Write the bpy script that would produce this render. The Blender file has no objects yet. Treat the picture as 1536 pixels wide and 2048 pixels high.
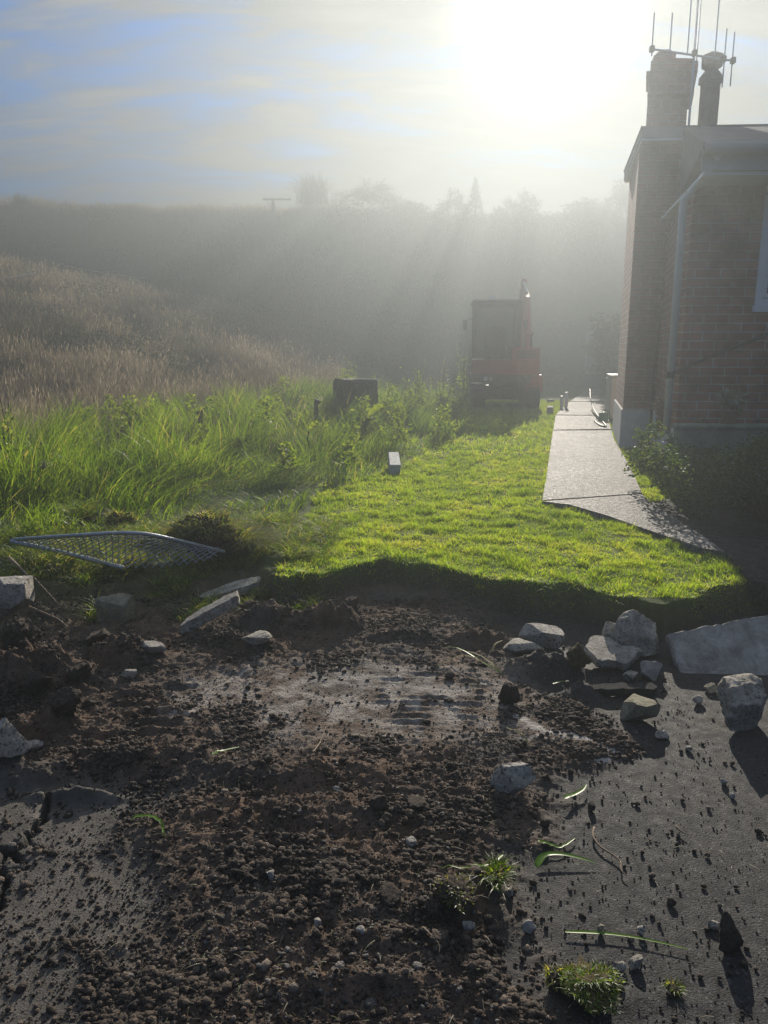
import bpy, math, random
import numpy as np
from mathutils import Vector, Matrix

SC = bpy.context.scene
# ------------------------------------------------------------------ camera
CAMH = 1.3                      # eye height above the lawn (the dug ground lies 0.3 m lower)
PITCH = math.radians(12.0)
F = 1537.0                      # focal length in photo pixels (photo is 1536 px wide)
cam = bpy.data.cameras.new('camera'); camo = bpy.data.objects.new('camera', cam)
SC.collection.objects.link(camo); SC.camera = camo
camo.location = (0, 0, CAMH); camo.rotation_euler = (math.pi/2 - PITCH, 0, 0)
cam.sensor_fit = 'HORIZONTAL'; cam.sensor_width = 36; cam.lens = 36*F/1536
cam.clip_start = 0.05; cam.clip_end = 1000
# ------------------------------------------------------------------ sun, sky, exposure
SUN_EL, SUN_AZ = math.radians(20.8), math.radians(10.9)
SUND = Vector((math.cos(SUN_EL)*math.sin(SUN_AZ), math.cos(SUN_EL)*math.cos(SUN_AZ), math.sin(SUN_EL)))
sl = bpy.data.lights.new('sun', 'SUN'); so = bpy.data.objects.new('sun', sl); SC.collection.objects.link(so)
sl.energy = 5.0; sl.angle = math.radians(0.5); sl.color = (1.0, 0.91, 0.78)
so.rotation_euler = SUND.to_track_quat('Z', 'Y').to_euler(); so.location = (6, 30, 14)
SC.view_settings.view_transform = 'Standard'; SC.view_settings.look = 'None'
SC.view_settings.gamma = 1; SC.view_settings.use_curve_mapping = False
EXPO = 2.05
SC.view_settings.exposure = EXPO
HAZE_D, HAZE_G, HAZE_C = 0.043, 0.63, (0.127, 0.141, 0.149)

world = bpy.data.worlds.new("World"); SC.world = world; world.use_nodes = True
def N(nt, typ, **kw):
    n = nt.nodes.new(typ)
    for k, v in kw.items():
        if k.startswith('i_'):
            n.inputs[k[2:].replace('_', ' ')].default_value = v
        else: setattr(n, k, v)
    return n
def ramp(nt, fac, stops, interp='LINEAR'):
    r = nt.nodes.new('ShaderNodeValToRGB'); cr = r.color_ramp; cr.interpolation = interp
    while len(cr.elements) < len(stops): cr.elements.new(0.5)
    for e, (p, c) in zip(cr.elements, stops):
        e.position = p
        e.color = (c, c, c, 1) if isinstance(c, (int, float)) else (*c, 1)
    nt.links.new(fac, r.inputs[0]); return r.outputs[0]
def math_(nt, op, a, b=None, c=None, clamp=False):
    m = nt.nodes.new('ShaderNodeMath'); m.operation = op; m.use_clamp = clamp
    for i, v in enumerate((a, b, c)):
        if v is None: continue
        if isinstance(v, (int, float)): m.inputs[i].default_value = v
        else: nt.links.new(v, m.inputs[i])
    return m.outputs[0]
def mixc(nt, fac, a, b, mode='MIX'):
    m = nt.nodes.new('ShaderNodeMix'); m.data_type = 'RGBA'; m.blend_type = mode
    for s, v in ((m.inputs[0], fac), (m.inputs[6], a), (m.inputs[7], b)):
        if isinstance(v, (int, float)): s.default_value = v
        elif isinstance(v, tuple): s.default_value = (*v, 1)
        else: nt.links.new(v, s)
    return m.outputs[2]

def build_sky():
    nt = world.node_tree; nt.nodes.clear(); L = nt.links.new
    out = N(nt, 'ShaderNodeOutputWorld'); bg = N(nt, 'ShaderNodeBackground'); bg.inputs[1].default_value = 0.05
    sky = N(nt, 'ShaderNodeTexSky'); sky.sky_type = 'NISHITA'; sky.sun_disc = False
    sky.sun_elevation = SUN_EL; sky.sun_rotation = SUN_AZ; sky.dust_density = 0.0; sky.air_density = 1.0; sky.ozone_density = 2.0
    tc = N(nt, 'ShaderNodeTexCoord')
    nrm = N(nt, 'ShaderNodeVectorMath', operation='NORMALIZE'); L(tc.outputs['Generated'], nrm.inputs[0])
    sep = N(nt, 'ShaderNodeSeparateXYZ'); L(nrm.outputs[0], sep.inputs[0])
    dot = N(nt, 'ShaderNodeVectorMath', operation='DOT_PRODUCT'); L(nrm.outputs[0], dot.inputs[0]); dot.inputs[1].default_value = SUND
    c = math_(nt, 'MAXIMUM', dot.outputs['Value'], 0.0)
    # cirrus sheet: project the direction on a flat layer and stretch it
    den = math_(nt, 'ADD', math_(nt, 'MAXIMUM', sep.outputs[2], 0.0), 0.22)
    px = math_(nt, 'DIVIDE', sep.outputs[0], den); py = math_(nt, 'DIVIDE', sep.outputs[1], den)
    comb = N(nt, 'ShaderNodeCombineXYZ'); L(px, comb.inputs[0]); L(math_(nt, 'MULTIPLY', py, 1.0), comb.inputs[1])
    mp = N(nt, 'ShaderNodeMapping'); L(comb.outputs[0], mp.inputs[0]); mp.inputs['Rotation'].default_value = (0, 0, math.radians(-8)); mp.inputs['Scale'].default_value = (1.0, 2.6, 1); mp.inputs['Location'].default_value = SKY_LOC
    n1 = N(nt, 'ShaderNodeTexNoise', i_Scale=1.5, i_Detail=12.0, i_Roughness=0.62, i_Distortion=0.9); L(mp.outputs[0], n1.inputs['Vector'])
    n2 = N(nt, 'ShaderNodeTexNoise', i_Scale=0.55, i_Detail=4.0, i_Roughness=0.55, i_Distortion=0.3); L(mp.outputs[0], n2.inputs['Vector'])
    mp3 = N(nt, 'ShaderNodeMapping'); L(comb.outputs[0], mp3.inputs[0]); mp3.inputs['Scale'].default_value = (2.6, 9, 1); mp3.inputs['Rotation'].default_value = (0, 0, math.radians(-14))
    n3 = N(nt, 'ShaderNodeTexNoise', i_Scale=1.6, i_Detail=9.0, i_Roughness=0.62, i_Distortion=0.9); L(mp3.outputs[0], n3.inputs['Vector'])
    near = math_(nt, 'POWER', c, 7.0)
    v = math_(nt, 'ADD', math_(nt, 'MULTIPLY', n1.outputs[0], 0.60), math_(nt, 'MULTIPLY', n2.outputs[0], 0.34))
    v = math_(nt, 'ADD', v, math_(nt, 'MULTIPLY', n3.outputs[0], 0.22))
    v = math_(nt, 'ADD', v, math_(nt, 'MULTIPLY', near, 0.20))
    low = math_(nt, 'POWER', math_(nt, 'SUBTRACT', 1.0, math_(nt, 'MAXIMUM', sep.outputs[2], 0.0)), 14.0)
    v = math_(nt, 'ADD', v, math_(nt, 'MULTIPLY', low, 0.34))
    v = math_(nt, 'ADD', v, ramp(nt, sep.outputs[2], [(0.62, 0.0), (0.9, 0.35)]))  # extra cloud high overhead, added out of view to keep the sky fill neutral
    mask = ramp(nt, v, [(0.585, 0.0), (0.64, 0.4), (0.73, 1.0)])
    # cloud brightness grows toward the sun (forward scattering in thin cloud)
    def P_(n, k): return math_(nt, 'MULTIPLY', math_(nt, 'POWER', c, n), k)
    thick = ramp(nt, n1.outputs[0], [(0.32, 0.4), (0.66, 1.5)])
    glow = math_(nt, 'ADD', P_(9.0, -1.9), P_(90.0, 0.4))
    cb = math_(nt, 'MULTIPLY', math_(nt, 'ADD', glow, 3.0), thick)
    core = math_(nt, 'ADD', P_(560.0, 34.0), P_(3000.0, 500.0))
    cb = math_(nt, 'ADD', cb, math_(nt, 'MULTIPLY', core, ramp(nt, n3.outputs[0], [(0.3, 0.5), (0.7, 1.4)])))
    tint = ramp(nt, near, [(0.0, (0.78, 0.94, 1.2)), (0.6, (0.95, 0.97, 1.0)), (1.0, (1.0, 0.97, 0.86))])
    cc = N(nt, 'ShaderNodeVectorMath', operation='SCALE'); L(tint, cc.inputs[0]); L(cb, cc.inputs['Scale'])
    clear = mixc(nt, 1.0, sky.outputs[0], (0.01, 0.50, 1.0), 'MULTIPLY')
    L(mixc(nt, mask, clear, cc.outputs[0]), bg.inputs[0]); L(bg.outputs[0], out.inputs[0])
SKY_LOC = (3.1, 1.7, 0)
build_sky()

# ------------------------------------------------------------------ helpers
cp, sp_ = math.cos(PITCH), math.sin(PITCH)
def ray(px, py):
    u = (px-768)/F; v = (1024-py)/F
    return Vector((u, cp + v*sp_, v*cp - sp_))
def P(px, py, z=0.0):
    d = ray(px, py); t = (z-CAMH)/d.z
    return Vector((d.x*t, d.y*t, z))
def at(px, py, Y):
    d = ray(px, py); t = Y/d.y
    return Vector((d.x*t, Y, CAMH + d.z*t))
def proj(p):
    x, y, z = p[0], p[1], p[2]-CAMH
    dep = y*cp - z*sp_; up = y*sp_ + z*cp
    return (768+F*x/dep, 1024-F*up/dep)

_perm = np.random.RandomState(5).permutation(256); _perm = np.concatenate([_perm, _perm, _perm])
_ga = np.random.RandomState(6).rand(256)*2*np.pi; _gx, _gy = np.cos(_ga), np.sin(_ga)
def perlin(x, y, seed=0):
    x = np.asarray(x, float)+seed*17.13; y = np.asarray(y, float)+seed*9.71
    xi = np.floor(x).astype(int); yi = np.floor(y).astype(int); xf = x-xi; yf = y-yi
    xi &= 255; yi &= 255
    u = xf*xf*xf*(xf*(xf*6-15)+10); v = yf*yf*yf*(yf*(yf*6-15)+10)
    def g(ix, iy, fx, fy):
        h = _perm[_perm[ix & 255]+(iy & 255)]
        return _gx[h]*fx+_gy[h]*fy
    a = g(xi, yi, xf, yf); b = g(xi+1, yi, xf-1, yf); c = g(xi, yi+1, xf, yf-1); d = g(xi+1, yi+1, xf-1, yf-1)
    return (a+(b-a)*u)*(1-v)+(c+(d-c)*u)*v
def fbm(x, y, sc, oct_=4, gain=0.5, seed=0):
    s = 0; a = 1.0; f = sc
    for o in range(oct_):
        s = s+a*perlin(x*f, y*f, seed+o); a *= gain; f *= 2.03
    return s
def ss(a, b, x):
    t = np.clip((x-a)/(b-a), 0, 1); return t*t*(3-2*t)

def mesh_np(name, verts, tris=None, quads=None, attrs=None, smooth=False):
    """numpy arrays -> mesh"""
    me = bpy.data.meshes.new(name)
    verts = np.asarray(verts, np.float32); me.vertices.add(len(verts)); me.vertices.foreach_set('co', verts.ravel())
    nt_ = 0 if tris is None else len(tris); nq = 0 if quads is None else len(quads)
    idx = []; st = []
    if nt_: idx.append(np.asarray(tris, np.int32).ravel()); st.append(np.arange(nt_)*3)
    if nq: idx.append(np.asarray(quads, np.int32).ravel()); st.append(nt_*3+np.arange(nq)*4)
    idx = np.concatenate(idx); st = np.concatenate(st)
    me.loops.add(len(idx)); me.loops.foreach_set('vertex_index', idx)
    me.polygons.add(nt_+nq); me.polygons.foreach_set('loop_start', st.astype(np.int32))
    if smooth: me.polygons.foreach_set('use_smooth', np.ones(nt_+nq, bool))
    me.update(calc_edges=True)
    for k, v in (attrs or {}).items():
        a = me.attributes.new(k, 'FLOAT', 'POINT'); a.data.foreach_set('value', np.asarray(v, np.float32))
    return me
def link(name, me, m=None, parent=None):
    o = bpy.data.objects.new(name, me); SC.collection.objects.link(o)
    if m is not None: o.data.materials.append(m)
    if parent is not None: o.parent = parent
    return o
def empty(name, loc=(0, 0, 0), rz=0):
    o = bpy.data.objects.new(name, None); SC.collection.objects.link(o); o.location = loc; o.rotation_euler = (0, 0, rz)
    o.empty_display_size = 0.2; return o
def tag(o, label=None, cat=None, group=None, kind=None):
    if label: o['label'] = label
    if cat: o['category'] = cat
    if group: o['group'] = group
    if kind: o['kind'] = kind
    return o

class MB:
    def __init__(s): s.v = []; s.f = []
    def add(s, vs, fs):
        n = len(s.v); s.v += [tuple(p) for p in vs]; s.f += [tuple(i+n for i in f) for f in fs]; return s
    def box(s, x0, x1, y0, y1, z0, z1, M=None, b=0.0):
        vs = [(x0,y0,z0),(x1,y0,z0),(x1,y1,z0),(x0,y1,z0),(x0,y0,z1),(x1,y0,z1),(x1,y1,z1),(x0,y1,z1)]
        if b > 0:   # chamfered box
            vs = []
            for z, iz in ((z0, 0), (z1, 1)):
                zi = z+b if iz == 0 else z-b
                for (zz, ins) in (((z, b), (zi, 0)) if iz == 0 else ((zi, 0), (z, b))):
                    a0, a1, c0, c1 = x0+ins, x1-ins, y0+ins, y1-ins
                    k = b*0.6 if ins == 0 else b*0.6
                    vs += [(a0+k,c0,zz),(a1-k,c0,zz),(a1,c0+k,zz),(a1,c1-k,zz),(a1-k,c1,zz),(a0+k,c1,zz),(a0,c1-k,zz),(a0,c0+k,zz)]
            fs = [tuple(range(7, -1, -1)), tuple(range(24, 32))]
            for r in range(3):
                for i in range(8): fs.append((r*8+i, r*8+(i+1) % 8, (r+1)*8+(i+1) % 8, (r+1)*8+i))
        else:
            fs = [(0,3,2,1),(4,5,6,7),(0,1,5,4),(1,2,6,5),(2,3,7,6),(3,0,4,7)]
        if M is not None: vs = [tuple(M @ Vector(p)) for p in vs]
        return s.add(vs, fs)
    def tube(s, pts, r, n=8, cap=True):
        pts = [Vector(p) for p in pts]; rs = r if isinstance(r, (list, tuple)) else [r]*len(pts)
        vs = []; fs = []; up = None
        for i, p in enumerate(pts):
            t = (pts[min(i+1, len(pts)-1)]-pts[max(i-1, 0)]).normalized()
            if up is None:
                a = Vector((0, 0, 1)) if abs(t.z) < .9 else Vector((1, 0, 0)); up = (a-t*a.dot(t)).normalized()
            else: up = (up-t*up.dot(t)).normalized()
            sd = t.cross(up)
            for k in range(n):
                a = 2*math.pi*k/n; vs.append(p+(up*math.cos(a)+sd*math.sin(a))*rs[i])
        for i in range(len(pts)-1):
            for k in range(n):
                a, b = i*n+k, i*n+(k+1) % n; fs.append((a, b, b+n, a+n))
        if cap: fs.append(tuple(range(n-1, -1, -1))); fs.append(tuple((len(pts)-1)*n+k for k in range(n)))
        return s.add(vs, fs)
    def prism(s, poly, z0, z1, M=None):
        n = len(poly); vs = [(x, y, z0) for x, y in poly]+[(x, y, z1) for x, y in poly]
        fs = [tuple(range(n-1, -1, -1)), tuple(range(n, 2*n))]+[(i, (i+1) % n, (i+1) % n+n, i+n) for i in range(n)]
        if M is not None: vs = [tuple(M @ Vector(p)) for p in vs]
        return s.add(vs, fs)
    def build(s, name, m, parent=None, smooth=False, fix=True):
        me = bpy.data.meshes.new(name); me.from_pydata([tuple(v) for v in s.v], [], s.f)
        if fix:
            import bmesh
            bm = bmesh.new(); bm.from_mesh(me); bmesh.ops.recalc_face_normals(bm, faces=bm.faces); bm.to_mesh(me); bm.free()
        if smooth:
            for p in me.polygons: p.use_smooth = True
        return link(name, me, m, parent)

def copy_tree(o, parent=None):
    c = o.copy(); SC.collection.objects.link(c); c.parent = parent
    for ch in list(o.children): copy_tree(ch, c)
    return c

# ------------------------------------------------------------------ materials
def pmat(name, base=(0.5, 0.5, 0.5), rough=0.8, metal=0.0, noise=None, bump=0.0, bscale=40, spec=0.5, coat=0.0):
    """principled with two-scale colour noise and bump"""
    m = bpy.data.materials.new(name); m.use_nodes = True; nt = m.node_tree; b = nt.nodes['Principled BSDF']; L = nt.links.new
    b.inputs['Roughness'].default_value = rough; b.inputs['Metallic'].default_value = metal
    b.inputs['Specular IOR Level'].default_value = spec; b.inputs['Coat Weight'].default_value = coat
    b.inputs['Base Color'].default_value = (*base, 1)
    tc = N(nt, 'ShaderNodeTexCoord')
    if noise:
        sc, amt = noise
        n = N(nt, 'ShaderNodeTexNoise', i_Scale=sc, i_Detail=8.0, i_Roughness=0.65); L(tc.outputs['Object'], n.inputs['Vector'])
        lo = tuple(c*(1-amt) for c in base); hi = tuple(min(1, c*(1+amt)) for c in base)
        L(ramp(nt, n.outputs[0], [(0.3, lo), (0.7, hi)]), b.inputs['Base Color'])
    if bump:
        n = N(nt, 'ShaderNodeTexNoise', i_Scale=bscale, i_Detail=8.0, i_Roughness=0.6); L(tc.outputs['Object'], n.inputs['Vector'])
        bp = N(nt, 'ShaderNodeBump', i_Strength=bump, i_Distance=0.02); L(n.outputs[0], bp.inputs['Height']); L(bp.outputs[0], b.inputs['Normal'])
    return m
def leafmat(name, cols, trans=0.5, rough=0.5, gloss=0.10, tm=(1.5, 1.4, 0.55)):
    """thin leaf: diffuse + translucent + a little gloss, colour picked by the per-leaf attribute rnd"""
    m = bpy.data.materials.new(name); m.use_nodes = True; nt = m.node_tree; L = nt.links.new; nt.nodes.clear()
    out = N(nt, 'ShaderNodeOutputMaterial'); at_ = N(nt, 'ShaderNodeAttribute'); at_.attribute_name = 'rnd'
    st = [(i/(max(1, len(cols)-1)), c) for i, c in enumerate(cols)]
    col = ramp(nt, at_.outputs['Fac'], st)
    d = N(nt, 'ShaderNodeBsdfDiffuse'); t = N(nt, 'ShaderNodeBsdfTranslucent'); g = N(nt, 'ShaderNodeBsdfGlossy', i_Roughness=rough)
    L(col, d.inputs[0]); L(mixc(nt, 1.0, col, tm, 'MULTIPLY'), t.inputs[0]); g.inputs[0].default_value = (0.8, 0.8, 0.8, 1)
    a = N(nt, 'ShaderNodeMixShader'); a.inputs[0].default_value = trans; L(d.outputs[0], a.inputs[1]); L(t.outputs[0], a.inputs[2])
    fr = N(nt, 'ShaderNodeFresnel'); fr.inputs[0].default_value = 1.4
    b = N(nt, 'ShaderNodeMixShader'); L(math_(nt, 'MULTIPLY', fr.outputs[0], gloss), b.inputs[0]); L(a.outputs[0], b.inputs[1]); L(g.outputs[0], b.inputs[2])
    L(b.outputs[0], out.inputs[0]); return m
# ------------------------------------------------------------------ the ground: one sheet, fine where the camera stands
ZA = -0.18                                   # level of the dug strip and of the asphalt
EDGE = [(-400,1210),(0,1190),(330,1165),(440,1140),(500,1132),(560,1158),(620,1150),(700,1137),(760,1117),(870,1130),(960,1155),(1080,1166),(1150,1168),(1220,1190),(1300,1207),(1370,1203),(1420,1178),(1500,1165),(1600,1178),(1900,1185)]
_ex = np.array([P(a, b, 0.0).x for a, b in EDGE]); _ey = np.array([P(a, b, 0.0).y for a, b in EDGE])
def edge_y(x):
    return np.interp(x, _ex, _ey)+0.04*perlin(x*3.1, x*0+3.3)+0.05*perlin(x*8, x*0+1.3)+0.034*perlin(x*19, x*0+7.7)+0.02*perlin(x*47, x*0+5.1)
SPX = [-60,-30,-20,-14,-11.9,-8.9,-6.5,-4.6,-3.1,-1.5,0.5,60]; SPZ = [13,8.6,6.1,4.3,3.75,3.1,2.7,2.1,1.45,0.7,0.0,0.0]
PATH_PX = [(1176,778),(1112,830),(1105,870),(1092,960),(1084,1002),(1140,1010),(1215,1032),(1300,1062),(1400,1096),(1452,1106),(1400,1068),(1345,1035),(1300,1004),(1285,990),(1258,930),(1228,880),(1213,815),(1207,778)]
DRIVE_PX = [(1300,1004),(1345,1035),(1400,1068),(1452,1106),(1500,1158),(1560,1172),(2100,1190),(2100,960),(1536,960),(1400,985)]
pathp = [tuple(P(a, b, 0.03).xy) for a, b in PATH_PX]; drivep = [tuple(P(a, b, 0.03).xy) for a, b in DRIVE_PX]
def inside(x, y, poly):
    c = np.zeros(len(x), bool); n = len(poly)
    for i in range(n):
        x1, y1 = poly[i]; x2, y2 = poly[(i+1) % n]
        k = ((y1 > y) != (y2 > y)) & (x < (x2-x1)*(y-y1)/((y2-y1) if y2 != y1 else 1e-9)+x1); c ^= k
    return c
RIDX = [-60,-20,-10,0,10,20,60]; 
KF = 1.1
def far_h(x, y):
    z = far_h0(x/KF, y/KF); return KF*z-0.13*ss(0.3, 2.5, z)
def far_h0(x, y):
    spur = np.interp(x, SPX, SPZ)*ss(9.5, 27.0, y)**0.9*(1-0.6*ss(28, 34, y))
    spur = spur*(1+0.10*fbm(x, y, 0.12, 3, seed=3))+0.16*fbm(x, y, 0.35, 3, seed=4)*ss(9, 15, y)*ss(1.0, -3.0, x)
    rz = 7.55-0.015*x+0.25*perlin(x*0.09, x*0+2.2)
    hill = rz*ss(25.5+8.0*ss(1.0, 4.5, x), 39.5, y)**1.1+0.35*fbm(x, y, 0.25, 3, seed=8)*ss(26, 32, y)
    hill = hill*(1-0.35*ss(44, 70, y))
    return np.maximum(spur, hill)+0.25*np.minimum(spur, hill)*0
def seg_d(x, y, pts):
    d = np.full(x.shape, 1e9)
    for (a, b) in zip(pts[:-1], pts[1:]):
        ax, ay, bx, by = a[0], a[1], b[0], b[1]; vx, vy = bx-ax, by-ay
        t = np.clip(((x-ax)*vx+(y-ay)*vy)/(vx*vx+vy*vy+1e-12), 0, 1)
        d = np.minimum(d, np.hypot(x-ax-t*vx, y-ay-t*vy))
    return d
def gp(pts, z=ZA): return [tuple(P(a, b, z).xy) for a, b in pts]
def jit(pts, amp, n=5, seed=1):
    rnd = random.Random(seed); o = []
    for a, b in zip(pts[:-1], pts[1:]):
        for k in range(n):
            t = k/n; o.append((a[0]+(b[0]-a[0])*t+rnd.uniform(-amp, amp), a[1]+(b[1]-a[1])*t+rnd.uniform(-amp, amp)))
    o.append(pts[-1]); return o
CRACKS = [(jit(gp([(96,1598),(88,1640),(60,1670),(52,1690),(20,1706),(-10,1735)]), .006), .011),
          (jit(gp([(-10,1702),(18,1704),(38,1722)]), .004), .012),
          (jit(gp([(-8,1735),(8,1748),(12,1770),(2,1790),(-2,1820)]), .004), .010),
          (jit(gp([(30,1688),(90,1694)]), .004), .003), (jit(gp([(0,1738),(50,1738),(52,1722)]), .003), .003)]
CR2 = [(jit(gp(p), .006, 6, i), w) for i, (p, w) in enumerate([
    ([(1430,1960),(1438,1985),(1428,2020),(1440,2060)], .0028), ([(1300,2030),(1350,2010),(1365,1960)], .0025), ([(1340,2050),(1395,2030),(1430,2022),(1500,2040)], .0022),
    ([(1370,1905),(1395,1940),(1430,1962),(1500,1950)], .002), ([(1500,2000),(1470,2030),(1480,2060)], .0022), ([(1395,1890),(1380,1915)], .002), ([(1440,1985),(1480,1990),(1520,2010)], .0018)])]
SOIL_B = gp([(1030,1360),(1100,1400),(1190,1440),(1230,1500),(1200,1520),(1100,1560),(1080,1640),(1010,1720),(1030,1850),(980,1900),(1050,1980),(1120,2060),(1150,2300)])
SCR = gp([(1035,1442),(1060,1457),(1095,1472),(1140,1480),(1185,1492),(1222,1508)])
SCR2 = gp([(1222,1508),(1212,1522),(1200,1528)])
SCR3 = gp([(1045,1488),(1075,1482),(1100,1488)])
SCR4 = [gp([(350,1440),(420,1400),(485,1355)]), gp([(400,1430),(470,1378),(520,1330)]), gp([(510,1440),(560,1380)])]

def ground_fields(x, y):
    """height and the masks soil / pale / lawn / dry at every point"""
    ey = edge_y(x); pitm = ss(0.010, -0.05-0.05*np.clip(fbm(x, y, 4, 3, seed=12), -.5, 1), y-ey)                       # 1 in the dug strip
    # left of the lawn the edge is a rubble slope, not a clean cut
    lf = ss(-0.55, -0.95, x)
    pitl = ss(1.05, -0.35, y-ey+0.25*fbm(x, y, 1.2, 3, seed=11))
    pit = pitm*(1-lf)+pitl*lf
    n1 = fbm(x, y, 1.7, 3, seed=21); n2 = fbm(x, y, 7.0, 4, 0.55, seed=22); n3 = fbm(x, y, 26.0, 4, 0.6, seed=23)
    bx = np.interp(y, [p[1] for p in SOIL_B[::-1]], [p[0] for p in SOIL_B[::-1]])
    rag = 0.10*fbm(x, y, 4.0, 5, 0.62, seed=31)
    soil = ss(0.16, -0.13, x-bx+rag*1.5)
    # dusty asphalt shows again at the lower left
    dl = (x-(-0.62-0.18*(y-1.9)))+0.20*n1+rag
    yl = y-2.42-0.1*n1
    dusty = ss(0.10, -0.22, dl)*ss(0.12, -0.10, yl)
    base = ZA+0.0*x
    # scraped flat patch in the middle, lumps elsewhere
    cx, cy = P(745, 1400, ZA).xy; flat = np.exp(-(((x-cx)/0.74)**2+((y-cy)/0.42)**2)**2)
    fx, fy = P(430, 1390, ZA).xy; flat = np.maximum(flat, 0.85*np.exp(-(((x-fx)/0.20)**2+((y-fy)/0.22)**2)**2))
    flat = flat*soil
    lump = 0.018*n1+0.013*n2*np.clip(1+1.2*n1, 0.2, 2)+0.012*n3+0.006*fbm(x, y, 60, 3, .6, seed=24)
    ridg = 1-np.abs(fbm(x, y, 13.0, 3, 0.55, seed=41))*2.2
    lump = lump+0.010*ridg
    near_scr = ss(.07, .02, np.minimum(seg_d(x, y, SCR), seg_d(x, y, SCR2)))
    lump = lump*(1-.9*near_scr)
    h = base+soil*(1-dusty)*(0.022+lump*(1-0.92*flat)-0.006*flat)
    h = h+soil*(1-dusty)*flat*0.0022*n3
    # cleat marks of the machine's track: cross ridges in two lanes
    def lane(cxp, cyp, w, l, per, amp, ang=0.0):
        a = P(cxp, cyp, ZA); dx, dy = x-a.x, y-a.y; ca, sa = math.cos(ang), math.sin(ang)
        u = dx*ca+dy*sa; v_ = -dx*sa+dy*ca
        m = ss(w, w*0.75, np.abs(u+0.02*n2))*ss(l, l*0.8, np.abs(v_))
        return m*amp*ss(-.25, .35, fbm(x, y, 5.5, 3, .6, seed=45))*(np.clip(np.sin(2*math.pi*(v_+0.006*n2+0.004*n3)/per), -0.4, 1))
    h = h+lane(860, 1390, 0.26, 0.40, 0.058, 0.009, -0.05)+lane(290, 1440, 0.20, 0.36, 0.085, 0.020, 0.06)+lane(560, 1390, 0.30, 0.40, 0.03, 0.004, math.radians(55))+lane(840, 1600, 0.22, 0.26, 0.075, 0.012)
    def mound(pxp, pyp, rx, ry, hh, s):
        a = P(pxp, pyp, ZA); r = np.sqrt(((x-a.x)/rx)**2+((y-a.y)/ry)**2)+0.22*fbm(x, y, 5, 3, seed=s)
        return hh*ss(1.0, 0.15, r)*(1+0.5*n2+0.25*n3)
    for a in ((560,1262,.36,.16,.10,51),(680,1262,.22,.14,.09,52),(800,1285,.30,.07,.045,53),(950,1292,.26,.06,.04,54),(480,1300,.28,.12,.05,55),
              (1090,1345,.24,.13,.085,56),(1160,1395,.14,.08,.05,57),(60,1380,.45,.22,.15,58),(250,1330,.30,.16,.10,59),(110,1470,.20,.14,.09,60),(-60,1560,.35,.15,.10,61),
              (560,1560,.50,.10,.035,62),(330,1530,.45,.10,.04,63),(620,1640,.45,.12,.03,64),(150,1600,.22,.04,.04,65),
              (900,1840,.14,.06,.045,66),(1190,2000,.17,.07,.010,67),(620,1800,.35,.15,.014,68),(960,1790,.10,.05,.03,69),(800,1900,.3,.05,.02,70),(700,1990,.3,.05,.02,71)):
        h = h+mound(*a)
    ws = ss(0.0, 1.0, soil)
    h = h+(1-ws)*0.0003*n3+dusty*0.0014*n3
    for pts, w in CRACKS:
        h = h-0.035*ss(w, w*0.45, seg_d(x, y, pts))
    crk = np.zeros_like(x)
    for pts, w in CR2+CRACKS: crk = np.maximum(crk, ss(w*1.5, w*0.5, seg_d(x, y, pts)))
    h = h+0.012*ss(0.05, -0.05, x-(P(70,1660,ZA).x))*dusty*ss(0.3, 0.0, np.abs(y-P(70,1660,ZA).y))
    # lawn side
    lawn = 0.0+0.012*fbm(x, y, 1.5, 3, seed=71)+0.012*fbm(x, y, 6, 3, seed=72)-0.02*ss(1.8, 3.0, x)
    lawn = lawn+far_h(x, y)
    pv = inside(x, y, pathp) | inside(x, y, drivep); lawn = np.where(pv, np.minimum(lawn, 0.0)-0.03, lawn)
    mess = ss(1.6, 0.2, y-ey)*ss(-0.35, -0.9, x)
    lawn = lawn+mess*(0.05+0.10*n1+0.06*n2+0.02*n3)
    a = P(330, 1130, -0.1); lawn = lawn-0.14*np.exp(-(((x-a.x-0.12)/0.34)**2+((y-a.y+0.02)/0.20)**2)**2)
    bank = 0.02*n2*ss(0.0, 1.0, 4*pit*(1-pit))
    z = h*pit+lawn*(1-pit)+bank
    pale = np.zeros_like(x); flatc = ss(.1, .9, flat)
    k = lambda pts, w: ss(w, w*0.2, seg_d(x, y, pts)+w*0.9*fbm(x, y, 22, 4, .7, seed=81))
    pale = np.maximum(pale, 1.0*k(SCR, .034)); pale = np.maximum(pale, 0.9*k(SCR2, .028)); pale = np.maximum(pale, .7*k(SCR3, .02))
    streak = .35+.65*ss(-0.1, 0.4, fbm((x*0.57+y*0.82)*0.08, x*0.82-y*0.57, 38, 3, .6, seed=83))
    pale = np.maximum(pale, streak*k(SCR4[0], .075)*0.85); pale = np.maximum(pale, streak*k(SCR4[1], .055)*0.5); pale = np.maximum(pale, streak*k(SCR4[2], .03)*0.4)
    pale = np.maximum(pale, 0.68*flat*ss(-0.4, 0.4, fbm(x, y, 9, 4, .6, seed=85)))
    return z, dict(soil=soil*(1-dusty)*pit+(1-pit), pale=pale*pit, lawn=1-pit, dusty=np.maximum(dusty, 0.35*flat)*pit, crack=crk*pit, wet=ss(-.3, .5, n1))

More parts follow.
